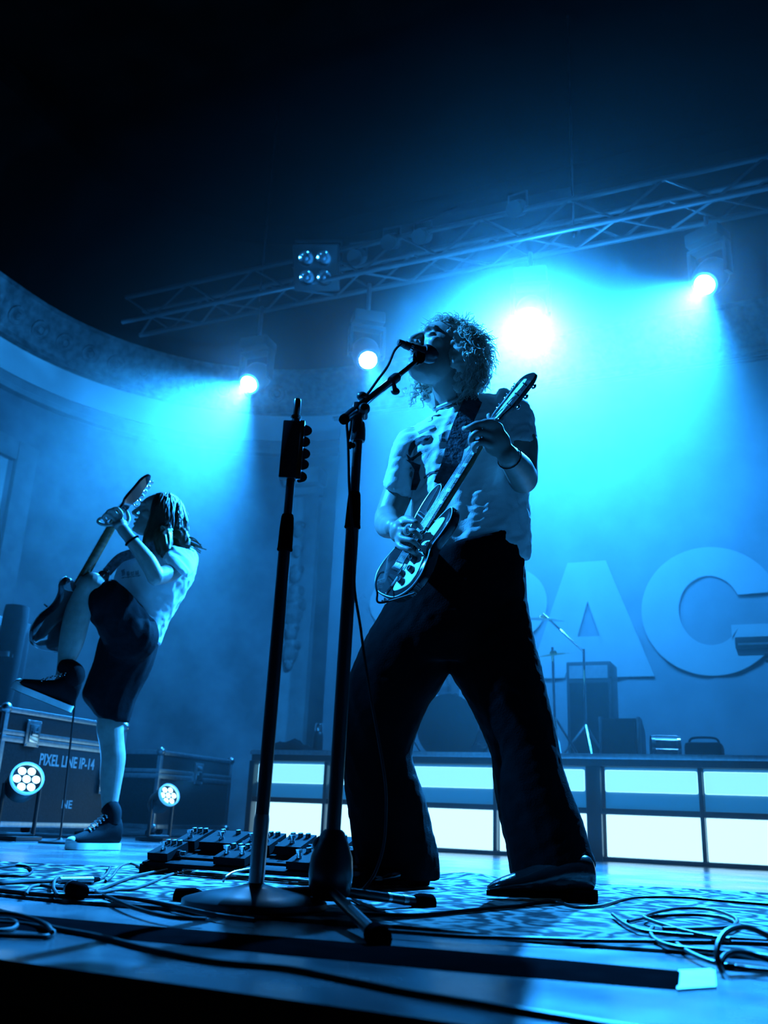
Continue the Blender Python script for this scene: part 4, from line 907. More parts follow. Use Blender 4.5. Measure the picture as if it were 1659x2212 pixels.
cable('pedal_wire', [A5(930, 240, RZ + 0.03), A5(938, 222, RZ + 0.04), A5(975, 200, RZ + 0.05), A5(1040, 186, RZ + 0.055)], 0.0028, 'thin pale wire bent over the front of the pedalboard', M['steel'])
for i, (x0, y0, x1, y1) in enumerate(((248, 236, 385, 234),)):
    t_ = thing('cable_connector', A5(320, 235, RZ), 'pale metal inline connector on the thick cable', 'connector'); b = MB(); b.tube([A5(x0, y0, RZ + 0.009), A5(x1, y1, RZ + 0.009)], 0.009, 12); b.build('barrel', M['metal'], t_)
    b = MB(); b.tube([A5(x1 - 4, y1, RZ + 0.009), A5(x1 + 26, y1 - 4, RZ + 0.008)], [0.008, 0.005], 10); b.build('strain_relief', M['rubber'], t_)
t_ = thing('inline_plug', A5(325, 285, RZ), 'chunky dark power plug lying on the rug', 'plug'); b = MB(); b.tube([A5(290, 268, RZ + 0.016), A5(312, 276, RZ + 0.016), A5(345, 284, RZ + 0.015), A5(362, 288, RZ + 0.013)], [0.014, 0.018, 0.016, 0.010], 12); b.build('plug_body', M['rubber'], t_)
b = MB(); b.tube([A5(300, 270, RZ + 0.016), A5(306, 273, RZ + 0.016)], 0.0185, 12); b.build('plug_ring', M['plastic'], t_)
# foreground cables on the bare apron
cable('stage_cable', fpts(A5, [(-120, 330), (0, 362), (110, 392), (220, 432), (400, 466), (640, 526), (900, 574), (1200, 602), (1500, 660), (1700, 700), (1950, 742), (2300, 800), (2700, 862), (3150, 905), (3700, 925)], 0.004), 0.004, 'long black cable crossing the bare stage front')
cable('stage_cable', fpts(A5, [(-80, 392), (0, 396), (50, 400), (70, 420), (40, 440), (-60, 448)], 0.004), 0.0035, 'tight cable loop at the end of the black strip')
cable('stage_cable', fpts(A5, [(-90, 405), (20, 412), (120, 420), (205, 440), (222, 456), (190, 470), (100, 468), (-60, 462)], 0.0045), 0.004, 'outer coil of black cable at the end of the black strip')
cable('stage_cable', fpts(A5, [(-90, 366), (40, 372), (130, 392), (190, 418), (218, 450)], 0.010), 0.0035, 'cable strand rising over the coil on the stage front')
cable('stage_cable', fpts(A6, [(-40, 372), (30, 377), (200, 380), (350, 366), (500, 351), (620, 341), (700, 329), (780, 326), (860, 346), (960, 341), (1050, 316), (1130, 306), (1300, 306), (1450, 319), (1659, 336), (1900, 352)], RZ + R_), R_, 'wavy black cable on the rug in front of the boot')
cable('stage_cable', fpts(A6, [(60, 446), (200, 456), (400, 470), (700, 479), (900, 486), (1200, 490), (1500, 494), (1700, 502), (1950, 520)], RZ + R_), R_, 'straight black cable along the rug front')
cable('stage_cable', fpts(A6, [(1010, 376), (1060, 414), (1130, 444), (1240, 458), (1400, 470), (1520, 478), (1700, 490)], RZ + R_ + 0.004), R_, 'cable end curling into the coil on the rug')
cable('stage_cable', fpts(A6, [(1500, 482), (1380, 462), (1260, 432), (1160, 398), (1145, 384), (1200, 366), (1300, 351), (1420, 356), (1510, 384), (1530, 408), (1490, 430), (1350, 438), (1220, 436)], RZ + R_ + 0.008), R_, 'large oval turn of coiled cable on the rug')
cable('stage_cable', fpts(A6, [(1075, 406), (1180, 386), (1330, 378), (1450, 386), (1512, 404), (1526, 420)], RZ + R_), R_, 'inner turn of coiled cable on the rug')
cable('stage_cable', fpts(A6, [(1180, 430), (1168, 448), (1190, 482), (1260, 510), (1400, 528), (1560, 540), (1700, 560)], RZ + R_ + 0.002), R_, 'cable turn leaving the coil toward the stage edge')
cable('stage_cable', fpts(A6, [(1280, 500), (1340, 540), (1440, 580), (1560, 602), (1720, 618)], RZ + R_), R_, 'cable strand lying below the coil on the rug')
def stand_loop(l, zf, r, label):
    base = A6(1480, 620, 0.004); Yb = base.y
    cable('stage_cable', [P(800 + x * 0.5178, 1780 + y * 0.5178, Yb + dy) for x, y, dy in l], r, label)
stand_loop([(1740, 520, 0.10), (1640, 458, 0.10), (1560, 430, 0.08), (1490, 448, 0.05), (1452, 500, 0.02), (1448, 560, 0.0), (1470, 620, -0.02), (1520, 690, -0.06), (1580, 730, -0.09), (1659, 757, -0.11), (1760, 775, -0.12)], 0, 0.0045, 'stiff cable loop springing up off the stage front')
stand_loop([(1720, 588, 0.05), (1600, 548, 0.05), (1530, 534, 0.04), (1480, 550, 0.02), (1462, 590, 0.0), (1490, 600, 0.01), (1580, 608, 0.02), (1720, 622, 0.02)], 0, 0.0045, 'smaller cable loop inside the sprung loop')

# ------------------------------------------------------------------ people: helpers
def ringpx(xl, yl, xr, yr, Y, dr, n=24, bow=0.0, Y2=None):
    a = P(xl, yl, Y); c = P(xr, yr, Y2 if Y2 is not None else Y); cen = (a + c) / 2; h = (c - a) / 2
    dv = (cen - CAM).normalized(); dv = (dv - h.normalized() * dv.dot(h.normalized())).normalized()
    return [cen + h * math.cos(2 * PI * j / n) + dv * (dr * math.sin(2 * PI * j / n)) for j in range(n)]
def loftpx(mb, rows, k=4, n=24, cap=True):
    base = [ringpx(*r[:6], n=n, Y2=(r[6] if len(r) > 6 else None)) for r in rows]
    cols = [catmull([r[j] for r in base], k) for j in range(n)]
    rs = [[cols[j][i] for j in range(n)] for i in range(len(cols[0]))]
    return mb.rings(rs, cap)
def remesh(name, mb, m_, parent, voxel=0.006, smooth=4, post=None, fac=0.5, angle=180):
    me = bpy.data.meshes.new(name); me.from_pydata(mb.v, [], mb.f); me.update()
    bm = bmesh.new(); bm.from_mesh(me); bmesh.ops.recalc_face_normals(bm, faces=bm.faces[:]); bm.to_mesh(me); bm.free()
    o = bpy.data.objects.new(name, me); COL.objects.link(o)
    r = o.modifiers.new('r', 'REMESH'); r.mode = 'VOXEL'; r.voxel_size = voxel; r.use_smooth_shade = True
    if smooth: s = o.modifiers.new('s', 'SMOOTH'); s.iterations = smooth; s.factor = fac
    dg = bpy.context.evaluated_depsgraph_get(); me2 = bpy.data.meshes.new_from_object(o.evaluated_get(dg)); bpy.data.objects.remove(o)
    off = parent_loc(parent)
    if post:
        ns = [v.normal.copy() for v in me2.vertices]
        for v, nn in zip(me2.vertices, ns): v.co = post(v.co.copy(), nn)
    for v in me2.vertices: v.co = v.co - off
    me2.polygons.foreach_set('use_smooth', [True] * len(me2.polygons))
    me2.materials.clear(); me2.materials.append(m_)
    o = bpy.data.objects.new(name, me2); COL.objects.link(o); o.parent = parent
    return o
def wrinkle(co, nn, amp, sc, axis, stretch=4.0):
    q = co - axis * co.dot(axis) * (1 - 1 / stretch)
    w = noise.noise(q * sc) + 0.5 * noise.noise(q * sc * 2.1 + Vector((3, 1, 7)))
    return co + nn * (amp * (1 - abs(w) * 2.2))
def frame(fwd, up):        # columns: right of the head, back of the head, up
    f = Vector(fwd).normalized(); u = Vector(up); u = (u - f * u.dot(f)).normalized()
    y = -f; x = y.cross(u).normalized()
    return Matrix((x, y, u)).transposed()
HEADR = [(-0.122, -0.072, -0.030, 0.026), (-0.108, -0.092, 0.000, 0.044), (-0.085, -0.094, 0.030, 0.057), (-0.058, -0.092, 0.062, 0.064), (-0.03, -0.090, 0.086, 0.069), (0.0, -0.090, 0.100, 0.073), (0.03, -0.097, 0.103, 0.075), (0.062, -0.090, 0.096, 0.071), (0.09, -0.066, 0.072, 0.055), (0.108, -0.035, 0.042, 0.034), (0.116, -0.004, 0.008, 0.006)]
def head_parts(mb, c, R, sc=1.0):
    T = lambda x, y, z: Vector(c) + R @ Vector((x * sc, y * sc, z * sc))
    base = []
    for z, f, bk, hw in HEADR:
        r = []
        for j in range(24):
            a = 2 * PI * j / 24; ca, sa = math.cos(a), math.sin(a)
            yy = (f + bk) / 2 + (bk - f) / 2 * sa; e = 1.0 - 0.16 * max(0, -sa) ** 2 if z < 0 else 1.0
            r.append(Vector((hw * math.copysign(abs(ca) ** 0.85, ca) * e, yy, z)))
        base.append(r)
    cols = [catmull([r[j] for r in base], 3) for j in range(24)]
    mb.rings([[T(*cols[j][i]) for j in range(24)] for i in range(len(cols[0]))], True)
    tb = lambda pts, rr, n=10: mb.tube([T(*p) for p in pts], [q * sc for q in rr], n)
    tb([(0, -0.090, 0.032), (0, -0.099, 0.012), (0, -0.110, -0.008), (0, -0.119, -0.026), (0, -0.112, -0.034)], [0.008, 0.009, 0.011, 0.0135, 0.009])
    for s in (-1, 1):
        mb.ell(T(s * 0.013, -0.104, -0.032), 0.009 * sc, 0.011 * sc, 0.008 * sc, R)
        tb([(s * 0.010, -0.096, 0.026), (s * 0.030, -0.096, 0.032), (s * 0.052, -0.080, 0.026)], [0.006, 0.009, 0.006])
        mb.ell(T(s * 0.032, -0.080, 0.006), 0.016 * sc, 0.012 * sc, 0.011 * sc, R)
        mb.ell(T(s * 0.050, -0.062, -0.022), 0.020 * sc, 0.022 * sc, 0.018 * sc, R)
        mb.ell(T(s * 0.076, 0.016, -0.012), 0.010 * sc, 0.021 * sc, 0.034 * sc, R)
        tb([(s * 0.080, 0.006, 0.016), (s * 0.086, 0.026, 0.014), (s * 0.087, 0.034, -0.006), (s * 0.082, 0.022, -0.034), (s * 0.076, 0.010, -0.044)], [0.005] * 5, 8)
    # lips, slightly parted
    tb([(-0.026, -0.086, -0.062), (-0.012, -0.099, -0.056), (0, -0.101, -0.057), (0.012, -0.099, -0.056), (0.026, -0.086, -0.062)], [0.004, 0.006, 0.006, 0.006, 0.004], 8)
    tb([(-0.024, -0.085, -0.072), (-0.011, -0.096, -0.078), (0.011, -0.096, -0.078), (0.024, -0.085, -0.072)], [0.004, 0.007, 0.007, 0.004], 8)
    mb.ell(T(0, -0.086, -0.106), 0.020 * sc, 0.014 * sc, 0.013 * sc, R)
def face_post(c, R, sc=1.0, open_=1.0):
    Ri = R.transposed(); c = Vector(c)
    def post(co, nn):
        l = Ri @ (co - c) / sc
        if -0.13 < l.y < -0.05:
            d = math.exp(-((l.x / 0.017) ** 2 + ((l.z + 0.0675) / 0.0065) ** 2)); l.y += 0.022 * d * open_
            for s in (-1, 1):
                d = math.exp(-(((l.x - s * 0.033) / 0.020) ** 2 + ((l.z - 0.016) / 0.007) ** 2)); l.y += 0.008 * d
                d = math.exp(-(((l.x - s * 0.012) / 0.004) ** 2 + ((l.z + 0.038) / 0.004) ** 2)); l.y += 0.006 * d
            return c + R @ (l * sc)
        return co
    return post
def finger(mb, pts, r0, r1):
    pts = catmull(pts, 4); n = len(pts); mb.tube(pts, [r0 + (r1 - r0) * i / (n - 1) for i in range(n)], 10)
    mb.ell(pts[-1], r1, r1, r1, None, 10, 8); mb.ell(pts[0], r0, r0, r0, None, 10, 8)
def limb(mb, pts, rad, n=16, k=5):
    p = catmull(pts, k); m = len(rad); rr = []
    for i in range(len(p)):
        t = i / (len(p) - 1) * (m - 1); a = int(min(t, m - 2)); rr.append(rad[a] + (rad[a + 1] - rad[a]) * (t - a))
    mb.tube(p, rr, n); mb.ell(p[0], rr[0], rr[0], rr[0], None, 14, 10); mb.ell(p[-1], rr[-1], rr[-1], rr[-1], None, 14, 10)

# ------------------------------------------------------------------ electric guitars
def smooth_poly(pts, k=6): return [(p.x, p.y) for p in catmull([Vector((x, y, 0)) for x, y in pts], k, True)]
def make_guitar(B, Nut, wdir, label, kind):
    """B bridge point, Nut nut point (both on the string plane); wdir: direction from upper to lower side."""
    a = (Nut - B); sl = a.length; a.normalize(); w = Vector(wdir); w = (w - a * w.dot(a)).normalized(); n = w.cross(a).normalized()
    g = sl / 0.62
    T = lambda x, y, z: B + a * (x * g) + w * (y * g) + n * (z * g)
    t = thing('electric_guitar', T(0, 0, -0.03), label, 'guitar')
    if kind == 1:
        body = smooth_poly([(-0.115, 0.0), (-0.105, 0.09), (-0.06, 0.15), (0.0, 0.165), (0.06, 0.145), (0.11, 0.118), (0.17, 0.128), (0.23, 0.125), (0.265, 0.085), (0.235, 0.055), (0.20, 0.034), (0.215, 0.0), (0.215, -0.034), (0.26, -0.052), (0.33, -0.075), (0.345, -0.115), (0.30, -0.142), (0.22, -0.140), (0.13, -0.118), (0.06, -0.140), (0.0, -0.160), (-0.06, -0.150), (-0.105, -0.09)])
        guard = smooth_poly([(-0.08, 0.05), (-0.05, 0.125), (0.0, 0.14), (0.06, 0.118), (0.11, 0.092), (0.17, 0.10), (0.215, 0.095), (0.20, 0.05), (0.13, 0.035), (0.04, 0.042)])
    else:
        body = smooth_poly([(-0.13, -0.01), (-0.115, 0.10), (-0.05, 0.155), (0.02, 0.15), (0.09, 0.108), (0.15, 0.11), (0.20, 0.14), (0.235, 0.12), (0.225, 0.075), (0.19, 0.035), (0.20, 0.0), (0.20, -0.035), (0.24, -0.06), (0.31, -0.095), (0.30, -0.135), (0.22, -0.145), (0.13, -0.115), (0.06, -0.125), (-0.02, -0.16), (-0.09, -0.14), (-0.125, -0.09)])
        guard = smooth_poly([(-0.07, 0.05), (-0.03, 0.10), (0.05, 0.09), (0.10, 0.075), (0.17, 0.075), (0.20, 0.05), (0.18, 0.03), (0.20, -0.03), (0.24, -0.07), (0.25, -0.11), (0.19, -0.10), (0.10, -0.06), (0.0, -0.02)])
    b = MB(); b.prism(body, T, -0.052, -0.012, 0.05); bo = b.build('body', M['gdark'], t, angle=50)
    b = MB(); ring = [T(x, y, -0.0125) for x, y in body]; c0 = T(0.08, 0, -0.0125); b.tube([c0 + (p - c0) * 0.975 for p in ring] + [c0 + (ring[0] - c0) * 0.975], 0.0018 * g, 6); b.build('binding', M['guard'], bo)
    b = MB(); b.prism(guard, T, -0.0125, -0.008); b.build('pickguard', M['guard'], t)
    for x in ((0.055, 0.135) if kind == 1 else (0.03, 0.09, 0.15)):
        b = MB(); b.bbox(T(x, 0, -0.006), 0.035 * g, 0.075 * g, 0.014 * g, 0.003, (a, w, n)); b.build('pickup', M['chrome'] if kind == 1 else M['plastic'], t)
    b = MB(); b.bbox(T(0, 0, -0.007), 0.035 * g, 0.085 * g, 0.014 * g, 0.003, (a, w, n)); br = b.build('bridge', M['chrome'], t)
    for k in range(6):
        b = MB(); b.bbox(T(0.0, -0.026 + k * 0.0104, -0.0005), 0.02 * g, 0.007 * g, 0.006 * g, 0.001, (a, w, n)); b.build('saddle', M['steel'], br)
    if kind == 1:
        b = MB(); b.prism([(-0.105, -0.022), (-0.105, 0.022), (-0.06, 0.03), (-0.035, 0.03), (-0.035, -0.03), (-0.06, -0.03)], T, -0.012, -0.004); b.build('tailpiece', M['chrome'], t)
    for x, y in (((-0.045, 0.085), (0.005, 0.10), (-0.02, 0.055), (0.04, 0.075)) if kind == 1 else ((-0.05, 0.08), (0.0, 0.085), (0.04, 0.078))):
        b = MB(); b.lathe(T(x, y, -0.008), n, [(0, 0.013 * g), (0.014 * g, 0.011 * g), (0.018 * g, 0.010 * g), (0.019 * g, 0.0)], 16); kb = b.build('knob', M['plastic'] if kind == 1 else M['chrome'], t)
        b = MB(); b.lathe(T(x, y, 0.0102), n, [(0, 0.0085 * g), (0.001, 0.0085 * g)], 14); b.build('knob_cap', M['chrome'], kb)
    b = MB(); b.tube([T(0.07, 0.11, -0.01), T(0.072, 0.113, 0.012)], 0.004 * g, 8); b.ell(T(0.072, 0.113, 0.013), 0.005, 0.005, 0.005); b.build('pickup_switch', M['chrome'], t)
    # neck and fingerboard
    hw0, hw1 = 0.028, 0.0215
    b = MB(); rs = []
    for i in range(13):
        x = 0.17 + (0.622 - 0.17) * i / 12; hw = hw0 + (hw1 - hw0) * i / 12; dep = 0.024 - 0.002 * i / 12
        rs.append([T(x, hw * math.cos(q), -0.011 - dep * math.sin(q)) for q in [PI * j / 12 for j in range(13)]])
    b.rings(rs, True); b.build('neck', M['gwood'], t)
    b = MB(); b.prism([(0.165, -hw0), (0.165, hw0), (0.622, hw1), (0.622, -hw1)], T, -0.0112, -0.005); fbd = b.build('fingerboard', M['rose'], t, smooth=False)
    for k in range(1, 21):
        x = 0.62 - 0.62 * (1 - 2 ** (-k / 12)); hw = hw0 + (hw1 - hw0) * (x - 0.17) / 0.452
        x_ = 0.0 + 0.62 * 2 ** (-k / 12)
        if x_ < 0.17: break
        hw = hw0 + (hw1 - hw0) * (x_ - 0.17) / 0.452
        b = MB(); b.tube([T(x_, -hw, -0.0045), T(x_, hw, -0.0045)], 0.0013 * g, 6); b.build('fret', M['chrome'], fbd)
    for k in (3, 5, 7, 9, 12, 15):
        x_ = 0.62 * (2 ** (-k / 12) + 2 ** (-(k - 1) / 12)) / 2; hw = hw0 * 0.62
        b = MB()
        if kind == 1: b.prism([(x_ - 0.007, -hw * 0.5), (x_ - 0.007, hw), (x_ + 0.007, hw), (x_ + 0.007, -hw * 0.5)], T, -0.0055, -0.0046)
        else: b.lathe(T(x_, 0, -0.0052), n, [(0, 0.0035), (0.0006, 0.0035)], 10)
        b.build('inlay', M['inlay'], fbd)
    b = MB(); b.bbox(T(0.622, 0, -0.004), 0.004, hw1 * 2 * g, 0.009 * g, 0.001, (a, w, n)); b.build('nut', M['inlay'], t)
    # headstock
    if kind == 1: hs = smooth_poly([(0.622, -0.022), (0.645, -0.030), (0.69, -0.050), (0.76, -0.053), (0.825, -0.046), (0.848, -0.014), (0.845, 0.028), (0.815, 0.050), (0.76, 0.053), (0.69, 0.049), (0.645, 0.030), (0.622, 0.022)], 4)
    else: hs = smooth_poly([(0.622, -0.021), (0.66, -0.030), (0.70, -0.050), (0.76, -0.046), (0.81, -0.043), (0.83, -0.020), (0.80, 0.010), (0.74, 0.022), (0.68, 0.034), (0.65, 0.024), (0.622, 0.021)], 4)
    tilt_ = 0.10
    TH = lambda x, y, z: T(x, y, z - (x - 0.622) * tilt_)
    b = MB(); b.prism(hs, TH, -0.026, -0.010, 0.04); h_ = b.build('headstock', M['gdark'], t, angle=50)
    if kind == 1:
        b = MB(); b.prism(smooth_poly([(0.632, -0.010), (0.70, -0.017), (0.80, -0.014), (0.815, 0.0), (0.80, 0.014), (0.70, 0.017), (0.632, 0.010)], 3), TH, -0.0105, -0.0085); b.build('truss_cover', M['guard'], h_)
    for k in range(6):
        if kind == 1: sd = -1 if k < 3 else 1; x = 0.69 + (k % 3) * 0.048; ye = sd * 0.051
        else: sd = -1; x = 0.665 + k * 0.027; ye = -0.044
        b = MB(); b.lathe(TH(x, ye * 0.62, -0.010), n, [(0, 0.006 * g), (0.003, 0.006 * g), (0.004, 0.003 * g), (0.014 * g, 0.003 * g)], 10); tn = b.build('tuner', M['chrome'], t)
        b = MB(); b.tube([TH(x, ye * 0.9, -0.022), TH(x, ye + sd * 0.014, -0.022)], 0.003 * g, 8)
        b.ell(TH(x, ye + sd * 0.022, -0.022), 0.011 * g, 0.011 * g, 0.006 * g, Matrix((w, a, n)).transposed(), 10, 8); b.build('tuner_button', M['chrome'], tn)
        y0 = -0.026 + k * 0.0104; y1 = -0.017 + k * 0.0068
        b = MB(); b.tube([T(0.0, y0, 0.003), T(0.622, y1, 0.0012), TH(x, ye * 0.62, -0.004)], 0.0009, 5); b.build('string', M['chrome'], t)
    for x, y in ((-0.118, 0.0),) + (((0.335, -0.118),) if kind == 1 else ((0.31, -0.12),)):
        b = MB(); q = T(x, y, -0.03); d = (q - T(0.05, 0, -0.03)).normalized(); b.lathe(q, d, [(0, 0.008), (0.006, 0.005), (0.010, 0.010), (0.014, 0.009), (0.015, 0)], 12); b.build('strap_button', M['chrome'], t)
    return t, T, (a, w, n, g)
def ribbon(mb, pts, wid, nrm, th=0.004):
    pts = catmull(pts, 8); rs = []
    for i, p in enumerate(pts):
        tt = (pts[min(i + 1, len(pts) - 1)] - pts[max(i - 1, 0)]).normalized()
        nn = nrm(p) if callable(nrm) else Vector(nrm); nn = (nn - tt * nn.dot(tt)).normalized(); s = tt.cross(nn)
        rs.append([p + s * wid / 2 + nn * th / 2, p - s * wid / 2 + nn * th / 2, p - s * wid / 2 - nn * th / 2, p + s * wid / 2 - nn * th / 2])
    return mb.rings(rs, True)
def proj_patch(tree, polys, name, m_, parent, step=0.7, lift=0.0022):
    """flat print on cloth: the outline given in photo pixels is laid on the cloth surface"""
    b = MB()
    for poly in polys:
        x0, x1 = min(p[0] for p in poly), max(p[0] for p in poly); y0, y1 = min(p[1] for p in poly), max(p[1] for p in poly)
        nx, ny = max(2, int((x1 - x0) / step)), max(2, int((y1 - y0) / step)); hit = {}
        def get(i, j):
            if (i, j) not in hit:
                x, y = x0 + (x1 - x0) * i / nx, y0 + (y1 - y0) * j / ny; d = ray(x, y).normalized(); h = tree.ray_cast(CAM, d)
                if h[0] is None: hit[(i, j)] = None
                else: b.v.append(h[0] - d * lift); hit[(i, j)] = len(b.v) - 1
            return hit[(i, j)]
        for i in range(nx):
            for j in range(ny):
                if inpoly(x0 + (x1 - x0) * (i + 0.5) / nx, y0 + (y1 - y0) * (j + 0.5) / ny, poly):
                    q = [get(i, j), get(i + 1, j), get(i + 1, j + 1), get(i, j + 1)]
                    if None not in q: b.f.append(tuple(q))
    if b.f: return b.build(name, m_, parent)
def tree_of(*objs):
    vs, fs = [], []
    for o in objs:
        off = parent_loc(o.parent) + o.location; k = len(vs)
        vs += [v.co + off for v in o.data.vertices]; fs += [tuple(i + k for i in p.vertices) for p in o.data.polygons]
    return BVHTree.FromPolygons(vs, fs)

# ------------------------------------------------------------------ the singer
SF = Vector((0.32, 2.85, 0.0))
sg = thing('person', SF, 'curly-haired singer in printed white shirt and wide black trousers, playing guitar', 'person')
HC = P(962, 768, 2.58); HR = frame(Vector((-0.83, -0.42, 0.36)), Vector((0.30, 0.18, 1.0)))
bd_ = MB(); head_parts(bd_, HC, HR, 1.02)
limb(bd_, [HC + HR @ Vector((0, 0.028, -0.05)), P(975, 845, 2.63), P(985, 885, 2.68)], [0.056, 0.056, 0.066], 18)
# trunk inside the clothes
loftpx(bd_, [(945, 900, 1030, 880, 2.70, 0.06), (895, 950, 1105, 915, 2.70, 0.08), (915, 1040, 1110, 1020, 2.72, 0.09), (930, 1110, 1110, 1100, 2.74, 0.09), (930, 1180, 1115, 1170, 2.75, 0.10), (910, 1300, 1110, 1300, 2.75, 0.10)], 3)
limb(bd_, [P(960, 1290, 2.76), P(860, 1480, 2.82), P(815, 1640, 2.90), P(850, 1860, 2.96)], [0.08, 0.075, 0.055, 0.04])
limb(bd_, [P(1070, 1290, 2.74), P(1090, 1500, 2.72), P(1150, 1680, 2.71), P(1215, 1880, 2.72)], [0.08, 0.07, 0.055, 0.042])
# right arm (strumming)
limb(bd_, [P(890, 960, 2.69), P(866, 1045, 2.69), P(840, 1115, 2.67)], [0.055, 0.048, 0.042])
limb(bd_, [P(838, 1118, 2.67), P(838, 1134, 2.60), P(850, 1140, 2.50)], [0.042, 0.040, 0.029])
WR = P(852, 1142, 2.49)
bd_.ell(P(860, 1149, 2.46), 0.025, 0.036, 0.031, None, 16, 12)
kn = [P(877, 1126, 2.425), P(872, 1144, 2.412), P(867, 1162, 2.412), P(861, 1179, 2.422)]
for k_, (q, e1, e2) in enumerate(zip(kn, [P(897, 1128, 2.395), P(895, 1148, 2.385), P(891, 1168, 2.385), P(884, 1187, 2.395)], [P(910, 1141, 2.41), P(909, 1161, 2.405), P(905, 1181, 2.405), P(897, 1198, 2.41)])):
    finger(bd_, [P(858, 1148, 2.46).lerp(q, 0.5), q, e1, e2], 0.0094, 0.0072)
finger(bd_, [P(856, 1136, 2.47), P(872, 1122, 2.44), P(888, 1122, 2.42), P(901, 1131, 2.415)], 0.0125, 0.009)
# left arm (fretting)
limb(bd_, [P(1098, 905, 2.67), P(1126, 950, 2.64), P(1128, 1000, 2.62), P(1130, 1034, 2.60)], [0.058, 0.050, 0.047, 0.045])
limb(bd_, [P(1130, 1034, 2.60), P(1120, 1012, 2.52), P(1096, 983, 2.40)], [0.045, 0.043, 0.031])
PALM = P(1072, 955, 2.375)
pm = frame((P(1040, 930, 2.36) - P(1096, 983, 2.40)).normalized() * -1, CR)
bd_.ell(PALM, 0.040, 0.046, 0.022, frame(-(P(1045, 935, 2.36) - P(1096, 983, 2.40)), FW), 16, 12)
fk = [(P(1080, 922, 2.36), P(1052, 911, 2.335), P(1030, 921, 2.34), P(1024, 936, 2.37)),
      (P(1068, 926, 2.355), P(1036, 915, 2.33), P(1010, 925, 2.335), P(1002, 926, 2.35)),
      (P(1060, 942, 2.355), P(1034, 934, 2.33), P(1018, 945, 2.34), P(1016, 958, 2.37)),
      (P(1058, 962, 2.36), P(1038, 955, 2.335), P(1024, 964, 2.35), P(1026, 974, 2.38))]
for f4 in fk: finger(bd_, [PALM.lerp(f4[0], 0.5)] + list(f4), 0.0115, 0.008)
finger(bd_, [P(1085, 960, 2.40), P(1072, 930, 2.43), P(1062, 912, 2.44), P(1056, 898, 2.44)], 0.0125, 0.009)
body1 = remesh('body', bd_, M['skin'], sg, 0.0048, 3, face_post(HC, HR, 1.02, 1.2))
# curly hair
random.seed(11); hm = MB(); Hi = HR
hl = lambda x, y, z: HC + HR @ Vector((x, y, z)) * 1.02
cap_ = MB()
cap_.ell(hl(0, 0.022, 0.030), 0.088, 0.104, 0.098, HR, 20, 14); cap_.ell(hl(0, 0.070, -0.030), 0.080, 0.060, 0.080, HR, 18, 12)
for s in (-1, 1): cap_.ell(hl(s * 0.070, 0.03, -0.02), 0.028, 0.05, 0.06, HR, 14, 10)
limb(cap_, [hl(-0.074, 0.03, 0.02), hl(-0.082, 0.02, -0.04), P(914, 826, 2.66), P(924, 862, 2.67)], [0.022, 0.026, 0.022, 0.012])
limb(cap_, [hl(-0.060, 0.06, -0.02), P(936, 850, 2.70), P(940, 880, 2.70)], [0.03, 0.026, 0.016])
hair1 = remesh('hair', cap_, M['hair'], sg, 0.006, 6, lambda co, nn: co + nn * (0.007 * noise.noise(co * 55) + 0.005 * noise.noise(co * 110)))
def curl(p, out, down, ln, r, rad, turns, ph):
    out = out.normalized(); down = down - out * down.dot(out)
    if down.length < 0.25: down = down + (HR @ Vector((random.uniform(-1, 1), random.uniform(-1, 0.6), 0))) * 0.5; down = down - out * down.dot(out)
    down.normalize(); t0 = (out * 0.5 + down * 0.85).normalized(); a = t0.orthogonal().normalized(); b_ = t0.cross(a); pts = []
    for i in range(14):
        t = i / 13; q = p + t0 * (ln * t) + down * (ln * 0.35 * t * t); an = ph + turns * 2 * PI * t
        pts.append(q + (a * math.cos(an) + b_ * math.sin(an)) * r * (0.4 + 0.6 * t))
    hm.tube(pts, [rad * (1 - 0.6 * i / 13) for i in range(14)], 5)
cnt = 0
while cnt < 900:
    th, ph = random.uniform(0, 2 * PI), math.acos(random.uniform(-0.75, 1))
    d = Vector((math.sin(ph) * math.cos(th), math.sin(ph) * math.sin(th), math.cos(ph)))
    if d.y < -0.42 and d.z < 0.62: continue
    if d.y < -0.05 and d.z < -0.1: continue
    p = hl(d.x * 0.086, 0.024 + d.y * 0.104, 0.022 + d.z * 0.098)
    if d.z < 0.2: p = hl(d.x * 0.086, 0.040 + d.y * 0.094, 0.0 + d.z * 0.115)
    out = HR @ d; down = -Z * 0.6 + HR @ Vector((0, 0.2, -0.4)) * (0.6 if d.z < 0.8 else 0.1) + out * 0.3
    curl(p, out, down.normalized(), random.uniform(0.026, 0.058), random.uniform(0.004, 0.010), random.uniform(0.0014, 0.0028), random.uniform(0.8, 2.0), random.uniform(0, 6)); cnt += 1
for k in range(120):        # fringe and the locks beyond the far cheek
    d = Vector((-1, 0, 0))
    if k < 70:
        d = Vector((random.uniform(-0.6, 0.6), random.uniform(-0.9, -0.35), random.uniform(0.40, 0.85))).normalized(); p = hl(d.x * 0.086, 0.022 + d.y * 0.102, 0.030 + d.z * 0.096); ln = random.uniform(0.02, 0.04)
    else: p = hl(-0.078 + random.uniform(-0.015, 0.01), -0.03 + random.uniform(-0.02, 0.06), 0.03 - (k - 70) * 0.0032); ln = random.uniform(0.02, 0.045)
    curl(p, (HR @ d) if k < 70 else (HR @ Vector((-0.8, -0.3, 0.0))).normalized(), (-Z + HR @ Vector((-0.3, -0.2, 0))).normalized(), ln, random.uniform(0.005, 0.010), 0.0022 if k < 70 else 0.0036, random.uniform(1, 2), random.uniform(0, 6))
hm.build('hair_curls', M['hair'], sg)
